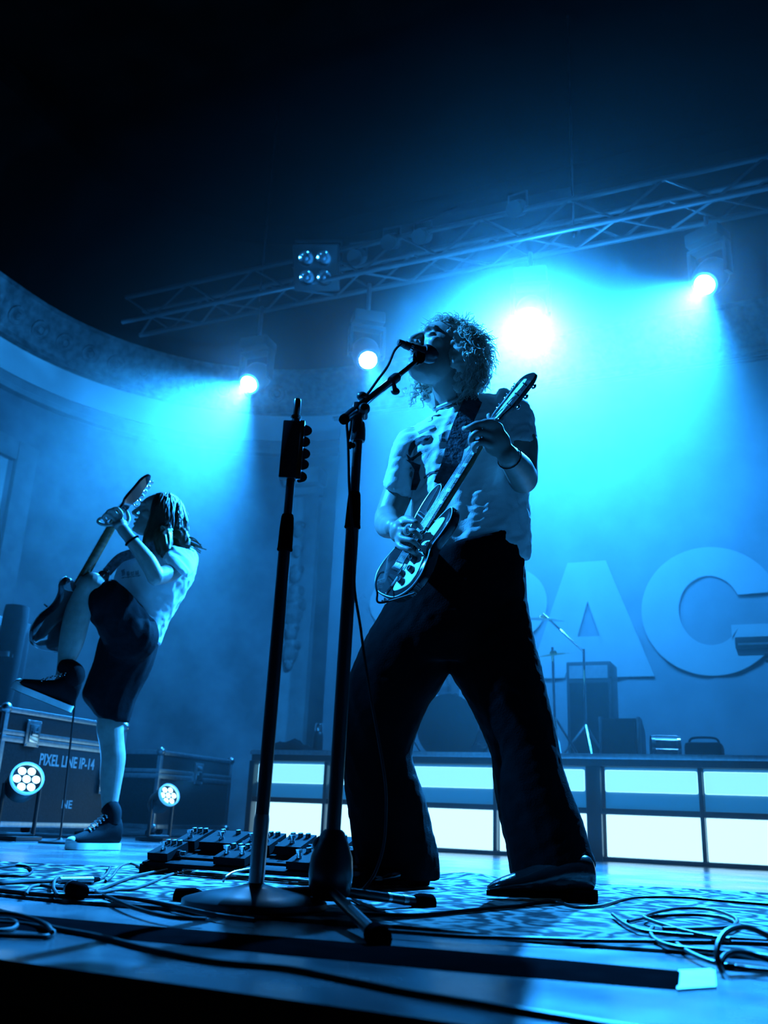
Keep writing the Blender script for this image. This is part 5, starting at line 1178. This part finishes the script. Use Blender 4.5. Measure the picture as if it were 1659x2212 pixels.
# shirt
sh = MB()
loftpx(sh, [(948, 893, 1012, 858, 2.66, 0.055), (905, 920, 1062, 856, 2.67, 0.075), (878, 938, 1112, 872, 2.68, 0.095), (870, 965, 1128, 915, 2.68, 0.115), (884, 1020, 1135, 985, 2.69, 0.125), (888, 1080, 1138, 1050, 2.70, 0.13), (890, 1130, 1139, 1105, 2.71, 0.135), (896, 1172, 1143, 1160, 2.72, 0.138), (904, 1188, 1141, 1206, 2.735, 0.136)], 4)
loftpx(sh, [(905, 930, 880, 1000, 2.68, 0.06), (872, 936, 900, 1010, 2.68, 0.065), (853, 962, 892, 1025, 2.68, 0.063), (840, 1008, 890, 1045, 2.68, 0.062), (829, 1047, 887, 1074, 2.68, 0.062)], 4)
loftpx(sh, [(1080, 845, 1070, 930, 2.67, 0.065), (1118, 862, 1078, 940, 2.66, 0.068), (1144, 895, 1085, 944, 2.65, 0.064), (1156, 955, 1094, 946, 2.63, 0.064)], 4)
dax = (P(1060, 1100, 2.6) - P(900, 950, 2.6)).normalized()
def shpost(co, nn):
    q = wrinkle(co, nn, 0.0075, 12, (P(930, 1120, 2.6) - P(1010, 900, 2.6)).normalized(), 6)
    return wrinkle(q, nn, 0.0035, 30, (P(1100, 1130, 2.6) - P(930, 1180, 2.6)).normalized(), 5)
shirt1 = remesh('shirt', sh, M['shirt'], sg, 0.006, 5, shpost)
b = MB(); ng = ringpx(938, 884, 1014, 852, 2.655, 0.062, 28); b.tube(ng + [ng[0]], 0.006, 8); b.build('collar', M['shirt'], sg)
# trousers
tr1 = MB()
loftpx(tr1, [(905, 1192, 1112, 1138, 2.715, 0.156), (880, 1225, 1128, 1190, 2.725, 0.152), (855, 1270, 1134, 1250, 2.735, 0.152), (828, 1318, 1136, 1310, 2.745, 0.15), (800, 1370, 1142, 1360, 2.755, 0.145), (775, 1425, 1160, 1425, 2.765, 0.12)], 4, 32)
loftpx(tr1, [(826, 1322, 985, 1330, 2.755, 0.125), (790, 1382, 978, 1400, 2.765, 0.125), (754, 1462, 966, 1460, 2.785, 0.12), (745, 1540, 920, 1530, 2.81, 0.115), (742, 1610, 890, 1610, 2.84, 0.11), (743, 1660, 892, 1655, 2.86, 0.11), (750, 1726, 914, 1715, 2.89, 0.115), (757, 1780, 928, 1775, 2.92, 0.12), (768, 1850, 946, 1850, 2.95, 0.125), (778, 1896, 950, 1900, 2.965, 0.125)], 5, 28)
loftpx(tr1, [(960, 1330, 1136, 1300, 2.745, 0.125), (968, 1400, 1150, 1380, 2.74, 0.125), (974, 1450, 1168, 1442, 2.735, 0.12), (998, 1492, 1181, 1503, 2.73, 0.118), (1030, 1550, 1197, 1572, 2.725, 0.112), (1063, 1628, 1208, 1632, 2.72, 0.11), (1069, 1690, 1224, 1690, 2.72, 0.112), (1080, 1769, 1256, 1772, 2.72, 0.118), (1095, 1830, 1272, 1830, 2.72, 0.125), (1104, 1890, 1284, 1872, 2.72, 0.13), (1117, 1914, 1258, 1898, 2.72, 0.12)], 5, 28)
def trpost(co, nn):
    q = wrinkle(co, nn, 0.0035, 9, (P(1100, 1800, 2.7) - P(1000, 1400, 2.7)).normalized(), 6)
    return wrinkle(q, nn, 0.002, 22, Vector((0.7, 0, 0.5)).normalized(), 4)
trous = remesh('trousers', tr1, M['trouser'], sg, 0.008, 4, trpost)
b = MB(); wp = [P(x, y, 2.6) for x, y in ((925, 1176), (960, 1156), (1010, 1138), (1058, 1126), (1108, 1138))]
# boots
def boot(c, fwd, label_name, L=0.29, Wd=0.048):
    f = Vector(fwd).normalized(); s = f.cross(Z).normalized(); c = Vector(c)
    T = lambda x, y, z: c + f * x + s * y + Z * z
    rows = [(-0.10, 0.030, 0.10, 0.028), (-0.088, 0.028, 0.115, 0.038), (-0.05, 0.026, 0.12, 0.042), (-0.01, 0.022, 0.115, 0.043), (0.03, 0.018, 0.098, 0.042), (0.08, 0.014, 0.078, 0.045), (0.13, 0.014, 0.060, 0.044), (0.165, 0.016, 0.046, 0.034), (0.185, 0.018, 0.032, 0.014)]
    b = MB(); cols = []
    base = [[Vector((x, hw * math.cos(2 * PI * j / 20), (z0 + z1) / 2 + (z1 - z0) / 2 * math.sin(2 * PI * j / 20))) for j in range(20)] for x, z0, z1, hw in rows]
    cols = [catmull([r[j] for r in base], 4) for j in range(20)]
    b.rings([[T(*cols[j][i]) for j in range(20)] for i in range(len(cols[0]))], True)
    bo = b.build('boot', M['leather'], sg)
    poly = smooth_poly([(-0.108, 0.0), (-0.10, 0.030), (-0.05, 0.040), (0.03, 0.036), (0.10, 0.047), (0.15, 0.040), (0.185, 0.014), (0.185, -0.014), (0.15, -0.040), (0.10, -0.047), (0.03, -0.036), (-0.05, -0.040), (-0.10, -0.030)], 3)
    b = MB(); b.prism(poly, T, 0.008, 0.020); b.build('sole', M['rubber'], bo)
    b = MB(); b.prism(smooth_poly([(-0.108, 0.0), (-0.10, 0.028), (-0.05, 0.038), (-0.025, 0.034), (-0.025, -0.034), (-0.05, -0.038), (-0.10, -0.028)], 3), T, 0.0, 0.030); b.build('heel', M['rubber'], bo)
    return bo
q = F(1186, 1946, RZ); boot(Vector((q.x + 0.020, q.y, RZ + 0.001)), (F(1082, 1940) - F(1272, 1946)).normalized(), 'r')
q = P(880, 1890, 2.97); boot(Vector((q.x, q.y, RZ + 0.001)), Vector((-0.45, -0.85, 0)), 'l')
# ring and bracelet
b = MB(); q = P(843, 1152, 2.43); rc = kn[1].lerp(P(892, 1149, 2.39), 0.4); dv_ = (P(892, 1149, 2.39) - kn[1]).normalized(); a_ = dv_.orthogonal().normalized(); c_ = dv_.cross(a_)
b.tube([rc + (a_ * math.cos(k * PI / 8) + c_ * math.sin(k * PI / 8)) * 0.0125 for k in range(17)], 0.0025, 6); b.bbox(rc - FW * 0.013, 0.013, 0.004, 0.013, 0.001, (CR, FW, CU)); b.build('ring', M['guard'], sg)
b = MB(); wc = P(1100, 988, 2.42); wd_ = (P(1072, 955, 2.375) - P(1120, 1012, 2.52)).normalized(); a_ = wd_.orthogonal().normalized(); c_ = wd_.cross(a_)
b.tube([wc + (a_ * math.cos(k * PI / 10) + c_ * math.sin(k * PI / 10)) * 0.0355 for k in range(21)], 0.0018, 6); b.build('bracelet', M['rope'], sg)
# shirt print: a plain generic head-and-shoulders picture in dark ink
st = tree_of(shirt1)
q_ = lambda l: [(700 + x * 0.3255, 660 + y * 0.3255) for x, y in l]
proj_patch(st, [q_([(560, 960), (575, 915), (610, 880), (660, 862), (715, 860), (690, 895), (668, 905), (640, 900), (610, 930), (590, 960), (572, 1000), (560, 985)]), q_([(640, 905), (665, 900), (655, 925), (640, 918)]), q_([(545, 985), (575, 1010), (600, 1000), (640, 965), (655, 985), (620, 1005), (590, 1030), (562, 1030)]), q_([(540, 1020), (570, 1030), (640, 1060), (628, 1110), (640, 1160), (610, 1225), (575, 1225), (590, 1150), (600, 1090), (575, 1050)]), q_([(660, 1140), (700, 1105), (780, 1085), (782, 1095), (700, 1120), (664, 1152)])], 'print', M['print'], sg)
proj_patch(st, [q_([(620, 838), (700, 800), (735, 792), (735, 808), (705, 822), (630, 852)]), q_([(760, 860), (820, 825), (900, 830), (905, 880), (800, 905), (765, 900)])], 'print_lettering', M['printg'], sg)

# the singer's guitar
GB = P(860, 1222, 2.47); GN = P(1062, 905, 2.40)
GW = (CR * 0.20 - CU * 0.34 - FW * 0.92)
gt, GT, (ga, gw, gn, gg) = make_guitar(GB, GN, GW, 'dark glossy electric guitar with white pickguard, held by the singer', 1)
b = MB(); ribbon(b, [GT(0.345, -0.118, -0.03), P(972, 1010, 2.505), P(985, 960, 2.515), P(1000, 915, 2.535), P(1018, 875, 2.57), P(1030, 850, 2.65), P(1040, 852, 2.80)], 0.055, lambda p: (CAM - p), 0.004); b.build('strap', M['strap'], gt)
cable('guitar_cable', [GT(-0.06, 0.165, -0.03), P(822, 1302, 2.42), P(815, 1280, 2.41), P(812, 1258, 2.42), P(820, 1240, 2.46), P(828, 1236, 2.52)], 0.003, 'short loop of cable at the tail of the dark guitar')

# ------------------------------------------------------------------ the second guitarist
g2 = thing('person', F(225, 1836), 'long-haired guitarist in pale shirt and dark shorts, one knee raised', 'person')
HC2 = P(340, 1114, 4.72); HR2 = frame(Vector((-0.93, -0.30, 0.20)), Vector((0.22, 0.0, 1.0)))
gb = MB(); head_parts(gb, HC2, HR2, 1.02)
limb(gb, [HC2 + HR2 @ Vector((0, 0.03, -0.06)), P(352, 1168, 4.75), P(362, 1190, 4.77)], [0.056, 0.058, 0.066], 16)
loftpx(gb, [(320, 1190, 404, 1186, 4.77, 0.10), (285, 1215, 404, 1225, 4.77, 0.14), (270, 1270, 380, 1275, 4.77, 0.13), (268, 1330, 345, 1350, 4.77, 0.13), (258, 1400, 325, 1400, 4.77, 0.13)], 3)
limb(gb, [P(392, 1212, 4.60), P(368, 1236, 4.50), P(336, 1246, 4.40)], [0.055, 0.048, 0.042])
limb(gb, [P(336, 1246, 4.40), P(318, 1212, 4.37), P(278, 1160, 4.33)], [0.043, 0.043, 0.028])
limb(gb, [P(278, 1160, 4.33), P(268, 1147, 4.325), P(260, 1136, 4.32)], [0.028, 0.030, 0.026])
gb.ell(P(259, 1133, 4.32), 0.034, 0.020, 0.036, frame(-(P(278, 1160, 4.33) - P(240, 1108, 4.31)), FW), 14, 10)
for pts in ([(264, 1112, 4.31), (254, 1098, 4.285), (243, 1101, 4.285), (246, 1114, 4.30)], [(254, 1115, 4.305), (242, 1102, 4.28), (231, 1107, 4.28), (236, 1121, 4.30)], [(246, 1121, 4.305), (232, 1110, 4.28), (223, 1117, 4.285), (231, 1129, 4.30)], [(242, 1133, 4.31), (224, 1134, 4.29), (211, 1127, 4.285), (217, 1119, 4.29)]):
    finger(gb, [P(256, 1128, 4.32)] + [P(*q) for q in pts], 0.0092, 0.0072)
finger(gb, [P(268, 1138, 4.33), P(278, 1122, 4.345), P(274, 1106, 4.355)], 0.0125, 0.009)
# far arm reaching behind the guitar body
limb(gb, [P(330, 1205, 4.95), P(262, 1260, 4.98), P(238, 1306, 4.92)], [0.055, 0.048, 0.042]); limb(gb, [P(238, 1306, 4.92), P(190, 1310, 4.75), P(160, 1318, 4.62)], [0.042, 0.038, 0.028])
gb.ell(P(150, 1320, 4.57), 0.035, 0.03, 0.04, None, 14, 10)
for k in range(4): finger(gb, [P(150, 1320, 4.57), P(142 + k * 3, 1328 + k * 4, 4.52), P(136 + k * 3, 1336 + k * 4, 4.50), P(132 + k * 3, 1342 + k * 4, 4.52)], 0.0105, 0.008)
finger(gb, [P(152, 1316, 4.56), P(142, 1312, 4.52), P(134, 1318, 4.50)], 0.012, 0.009)
# legs
loftpx(gb, [(232, 1380, 318, 1380, 4.80, 0.09), (216, 1470, 290, 1470, 4.80, 0.08), (211, 1545, 268, 1540, 4.79, 0.062), (209, 1578, 267, 1576, 4.78, 0.058), (215, 1608, 268, 1602, 4.78, 0.056), (218, 1640, 271, 1632, 4.78, 0.06), (216, 1676, 268, 1662, 4.78, 0.056), (218, 1720, 258, 1716, 4.77, 0.042), (221, 1755, 252, 1752, 4.76, 0.036), (220, 1800, 254, 1800, 4.75, 0.038)], 4)
limb(gb, [P(290, 1372, 4.66), P(250, 1315, 4.53), P(200, 1262, 4.42)], [0.09, 0.078, 0.058])
loftpx(gb, [(176, 1244, 216, 1258, 4.42, 0.05), (164, 1262, 213, 1272, 4.42, 0.056), (150, 1292, 203, 1296, 4.43, 0.055), (138, 1333, 192, 1345, 4.44, 0.06), (130, 1375, 181, 1388, 4.45, 0.055), (126, 1410, 167, 1420, 4.46, 0.042), (124, 1436, 155, 1445, 4.46, 0.035), (118, 1475, 150, 1485, 4.46, 0.035)], 4)
body2 = remesh('body', gb, M['skin'], g2, 0.0045, 2, face_post(HC2, HR2, 1.02, 0.3))
# shirt and shorts
s2 = MB()
loftpx(s2, [(318, 1178, 396, 1172, 4.77, 0.08), (298, 1192, 416, 1184, 4.77, 0.15), (270, 1210, 424, 1206, 4.77, 0.19), (256, 1235, 420, 1240, 4.77, 0.185), (248, 1268, 404, 1272, 4.77, 0.175), (247, 1300, 384, 1305, 4.77, 0.165), (252, 1325, 362, 1340, 4.77, 0.16), (262, 1340, 350, 1366, 4.77, 0.16), (285, 1358, 341, 1390, 4.77, 0.15)], 4)
loftpx(s2, [(370, 1180, 420, 1192, 4.66, 0.08), (362, 1192, 420, 1222, 4.58, 0.075), (352, 1210, 406, 1248, 4.52, 0.068)], 4)
loftpx(s2, [(318, 1180, 372, 1192, 4.92, 0.08), (290, 1210, 340, 1240, 4.97, 0.075), (262, 1232, 300, 1268, 4.98, 0.068)], 4)
sx2 = (P(340, 1385, 4.7) - P(270, 1310, 4.7)).normalized()
shirt2 = remesh('shirt', s2, M['shirt2'], g2, 0.009, 4, lambda co, nn: wrinkle(wrinkle(co, nn, 0.007, 9, sx2, 5), nn, 0.004, 22, sx2, 5))
h2 = MB()
loftpx(h2, [(250, 1322, 350, 1352, 4.77, 0.165), (236, 1345, 343, 1385, 4.77, 0.17), (218, 1385, 338, 1410, 4.775, 0.17), (206, 1430, 328, 1440, 4.785, 0.15), (188, 1475, 308, 1478, 4.79, 0.13), (180, 1502, 294, 1508, 4.79, 0.12), (196, 1530, 286, 1532, 4.79, 0.105), (215, 1552, 276, 1560, 4.79, 0.09)], 4)
limb(h2, [P(285, 1375, 4.66), P(250, 1325, 4.54), P(226, 1296, 4.48)], [0.135, 0.115, 0.105])
shorts = remesh('shorts', h2, M['shorts'], g2, 0.009, 4, lambda co, nn: wrinkle(co, nn, 0.006, 10, Vector((0.2, 0, 1)).normalized(), 5))
b = MB(); bl = ringpx(248, 1318, 351, 1350, 4.77, 0.175, 28); b.tube(bl + [bl[0]], 0.012, 6); be = b.build('belt', M['leather'], g2)
st2 = tree_of(shirt2); b3 = lambda l: [(x * 0.2893, 1000 + y * 0.2893) for x, y in l]
proj_patch(st2, [b3([(905, 800), (930, 790), (935, 830), (912, 850)]), b3([(945, 812), (965, 805), (968, 842), (948, 846)]), b3([(975, 815), (1000, 808), (1002, 838), (978, 842)]), b3([(1010, 806), (1035, 800), (1036, 832), (1012, 836)]), b3([(905, 856), (1050, 838), (1050, 844), (906, 862)])], 'shirt_lettering', M['printg'], g2, 1.2, 0.004)
# hair
random.seed(5); c2 = MB(); hl2 = lambda x, y, z: HC2 + HR2 @ Vector((x, y, z)) * 1.02
c2.ell(hl2(0, 0.022, 0.034), 0.090, 0.104, 0.096, HR2, 20, 14); c2.ell(hl2(0, 0.075, -0.03), 0.085, 0.060, 0.10, HR2, 18, 12)
limb(c2, [hl2(0.072, 0.03, 0.02), hl2(0.080, 0.05, -0.07), P(352, 1168, 4.60), P(356, 1190, 4.58)], [0.04, 0.048, 0.05, 0.035])
limb(c2, [hl2(0.04, 0.08, 0.02), hl2(0.04, 0.105, -0.08), P(388, 1160, 4.68), P(398, 1180, 4.68)], [0.05, 0.055, 0.05, 0.03])
limb(c2, [hl2(-0.05, 0.08, 0.02), hl2(-0.05, 0.105, -0.08), P(385, 1160, 4.85), P(400, 1178, 4.86)], [0.05, 0.055, 0.05, 0.03])
limb(c2, [hl2(0.078, -0.01, 0.03), hl2(0.086, 0.0, -0.06), P(322, 1170, 4.60), P(318, 1196, 4.585)], [0.022, 0.034, 0.034, 0.018])
c2r = remesh('hair', c2, M['hair2'], g2, 0.007, 5, lambda co, nn: wrinkle(co, nn, 0.006, 40, Z, 6))
hm2 = MB()
for k in range(260):
    th = random.uniform(-0.6, PI + 0.6); ph = random.uniform(0, 1.5); d = Vector((math.sin(ph) * math.cos(th), math.sin(ph) * math.sin(th) , math.cos(ph)))
    p0 = hl2(d.x * 0.095, 0.022 + d.y * 0.108, 0.036 + d.z * 0.10); ln = random.uniform(0.10, 0.24); out = HR2 @ Vector((d.x, d.y, 0)); pts = []
    ph0 = random.uniform(0, 6); w = random.uniform(0.003, 0.009)
    for i in range(9):
        t = i / 8; q = p0 + out * (0.035 * math.sin(t * 2.2)) - Z * (ln * t * (0.5 + 0.5 * t)) + Vector((math.sin(t * 7 + ph0), math.cos(t * 6 + ph0), 0)) * w * t; pts.append(q)
    hm2.tube(pts, [0.0028 * (1 - 0.6 * i / 8) for i in range(9)], 5)
for k in range(14):
    p0 = P(398 + random.uniform(-6, 8), 1168 + random.uniform(-10, 10), 4.72 + random.uniform(-0.08, 0.08)); hm2.tube(catmull([p0, p0 + Vector((0.04, 0, -0.01)), p0 + Vector((0.075 + random.uniform(0, 0.05), 0, -0.03 + random.uniform(-0.02, 0.02)))], 4), 0.003, 5)
hm2.build('hair_strands', M['hair2'], g2)
# sneakers
def sneaker(c, fwd, up, parent, ankle):
    f = Vector(fwd).normalized(); u = Vector(up); u = (u - f * u.dot(f)).normalized(); s = f.cross(u).normalized(); c = Vector(c)
    T = lambda x, y, z: c + f * x + s * y + u * z
    rows = [(-0.125, 0.024, 0.10, 0.026), (-0.115, 0.022, 0.15, 0.038), (-0.08, 0.022, 0.165, 0.043), (-0.04, 0.022, 0.150, 0.043), (0.0, 0.022, 0.110, 0.042), (0.05, 0.022, 0.088, 0.044), (0.10, 0.022, 0.070, 0.044), (0.135, 0.022, 0.056, 0.036), (0.155, 0.022, 0.04, 0.018)]
    base = [[Vector((x, hw * math.cos(2 * PI * j / 20), (z0 + z1) / 2 + (z1 - z0) / 2 * math.sin(2 * PI * j / 20))) for j in range(20)] for x, z0, z1, hw in rows]
    cols = [catmull([r[j] for r in base], 4) for j in range(20)]
    b = MB(); b.rings([[T(*cols[j][i]) for j in range(20)] for i in range(len(cols[0]))], True); sh_ = b.build('sneaker', M['canvas'], parent)
    poly = smooth_poly([(-0.132, 0.0), (-0.12, 0.032), (-0.06, 0.043), (0.02, 0.042), (0.09, 0.048), (0.14, 0.036), (0.163, 0.0), (0.14, -0.036), (0.09, -0.048), (0.02, -0.042), (-0.06, -0.043), (-0.12, -0.032)], 4)
    b = MB(); b.prism(poly, T, 0.001, 0.030); b.build('sole', M['sole'], sh_)
    b = MB(); b.prism([(x * 0.97, y * 0.94) for x, y in poly], T, -0.001, 0.0012); b.build('outsole', M['rubber'], sh_)
    b = MB(); b.ell(T(0.128, 0, 0.036), 0.034, 0.036, 0.022, Matrix((f, s, u)).transposed(), 14, 10); b.build('toe_cap', M['sole'], sh_)
    for k in range(6):
        for s_ in (-1, 1):
            x = 0.055 - k * 0.016; z = 0.086 + k * 0.013
            b = MB(); b.ell(T(x, s_ * 0.026, z - 0.004), 0.0045, 0.0045, 0.0045, None, 8, 6); b.build('eyelet', M['chrome'], sh_)
        b = MB(); b.tube([T(0.055 - k * 0.016, -0.024, 0.087 + k * 0.013), T(0.050 - k * 0.016, 0.0, 0.095 + k * 0.013), T(0.055 - k * 0.016, 0.024, 0.087 + k * 0.013)], 0.003, 6); b.build('lace', M['sole'], sh_)
    b = MB(); b.tube(catmull([T(-0.07, 0, 0.12), T(-0.07, 0, 0.17), ankle]), [0.045] * 12 + [0.041], 14); b.build('sock', M['canvas'], parent)
    return sh_
q = P(237, 1790, 4.755); sneaker(Vector((q.x - 0.042, q.y - 0.055, 0.002)), (-0.62, -0.78, 0), Z, g2, P(236, 1742, 4.765))
hp, tp = P(136, 1532, 4.44), P(50, 1497, 4.36); sneaker(hp + (tp - hp) * 0.47, (tp - hp).normalized() , Vector((0.45, 0.0, 1.0)), g2, P(139, 1438, 4.46))
b = MB(); wc = P(285, 1168, 4.335); wd_ = (P(259, 1136, 4.32) - P(318, 1212, 4.37)).normalized(); a_ = wd_.orthogonal().normalized(); c_ = wd_.cross(a_)
b.tube([wc + (a_ * math.cos(k * PI / 10) + c_ * math.sin(k * PI / 10)) * 0.034 for k in range(21)], 0.006, 6); b.build('wristband', M['rubber'], g2)
GB2 = P(118, 1345, 4.50); GN2 = P(258, 1098, 4.35)
gt2, GT2, _ = make_guitar(GB2, GN2, (-FW * 0.85 - CR * 0.42), 'dark six-tuner electric guitar raised upright by the long-haired guitarist', 2)
b = MB(); ribbon(b, [GT2(0.31, -0.12, -0.03), P(258, 1207, 4.56), P(285, 1196, 4.56), P(330, 1180, 4.57), P(365, 1172, 4.62), P(385, 1178, 4.75)], 0.05, lambda p: (CAM - p + Z), 0.004); b.build('strap', M['strap'], gt2)

# ------------------------------------------------------------------ haze filling the stage house
b = MB(); b.box(S(0.3, 7.25, 3.2), 17.0, 5.9, 6.38, AX)
hz = b.build('haze', M['haze'], smooth=False); tag(hz, 'thin theatrical haze hanging in the beams', 'haze', None, 'stuff')
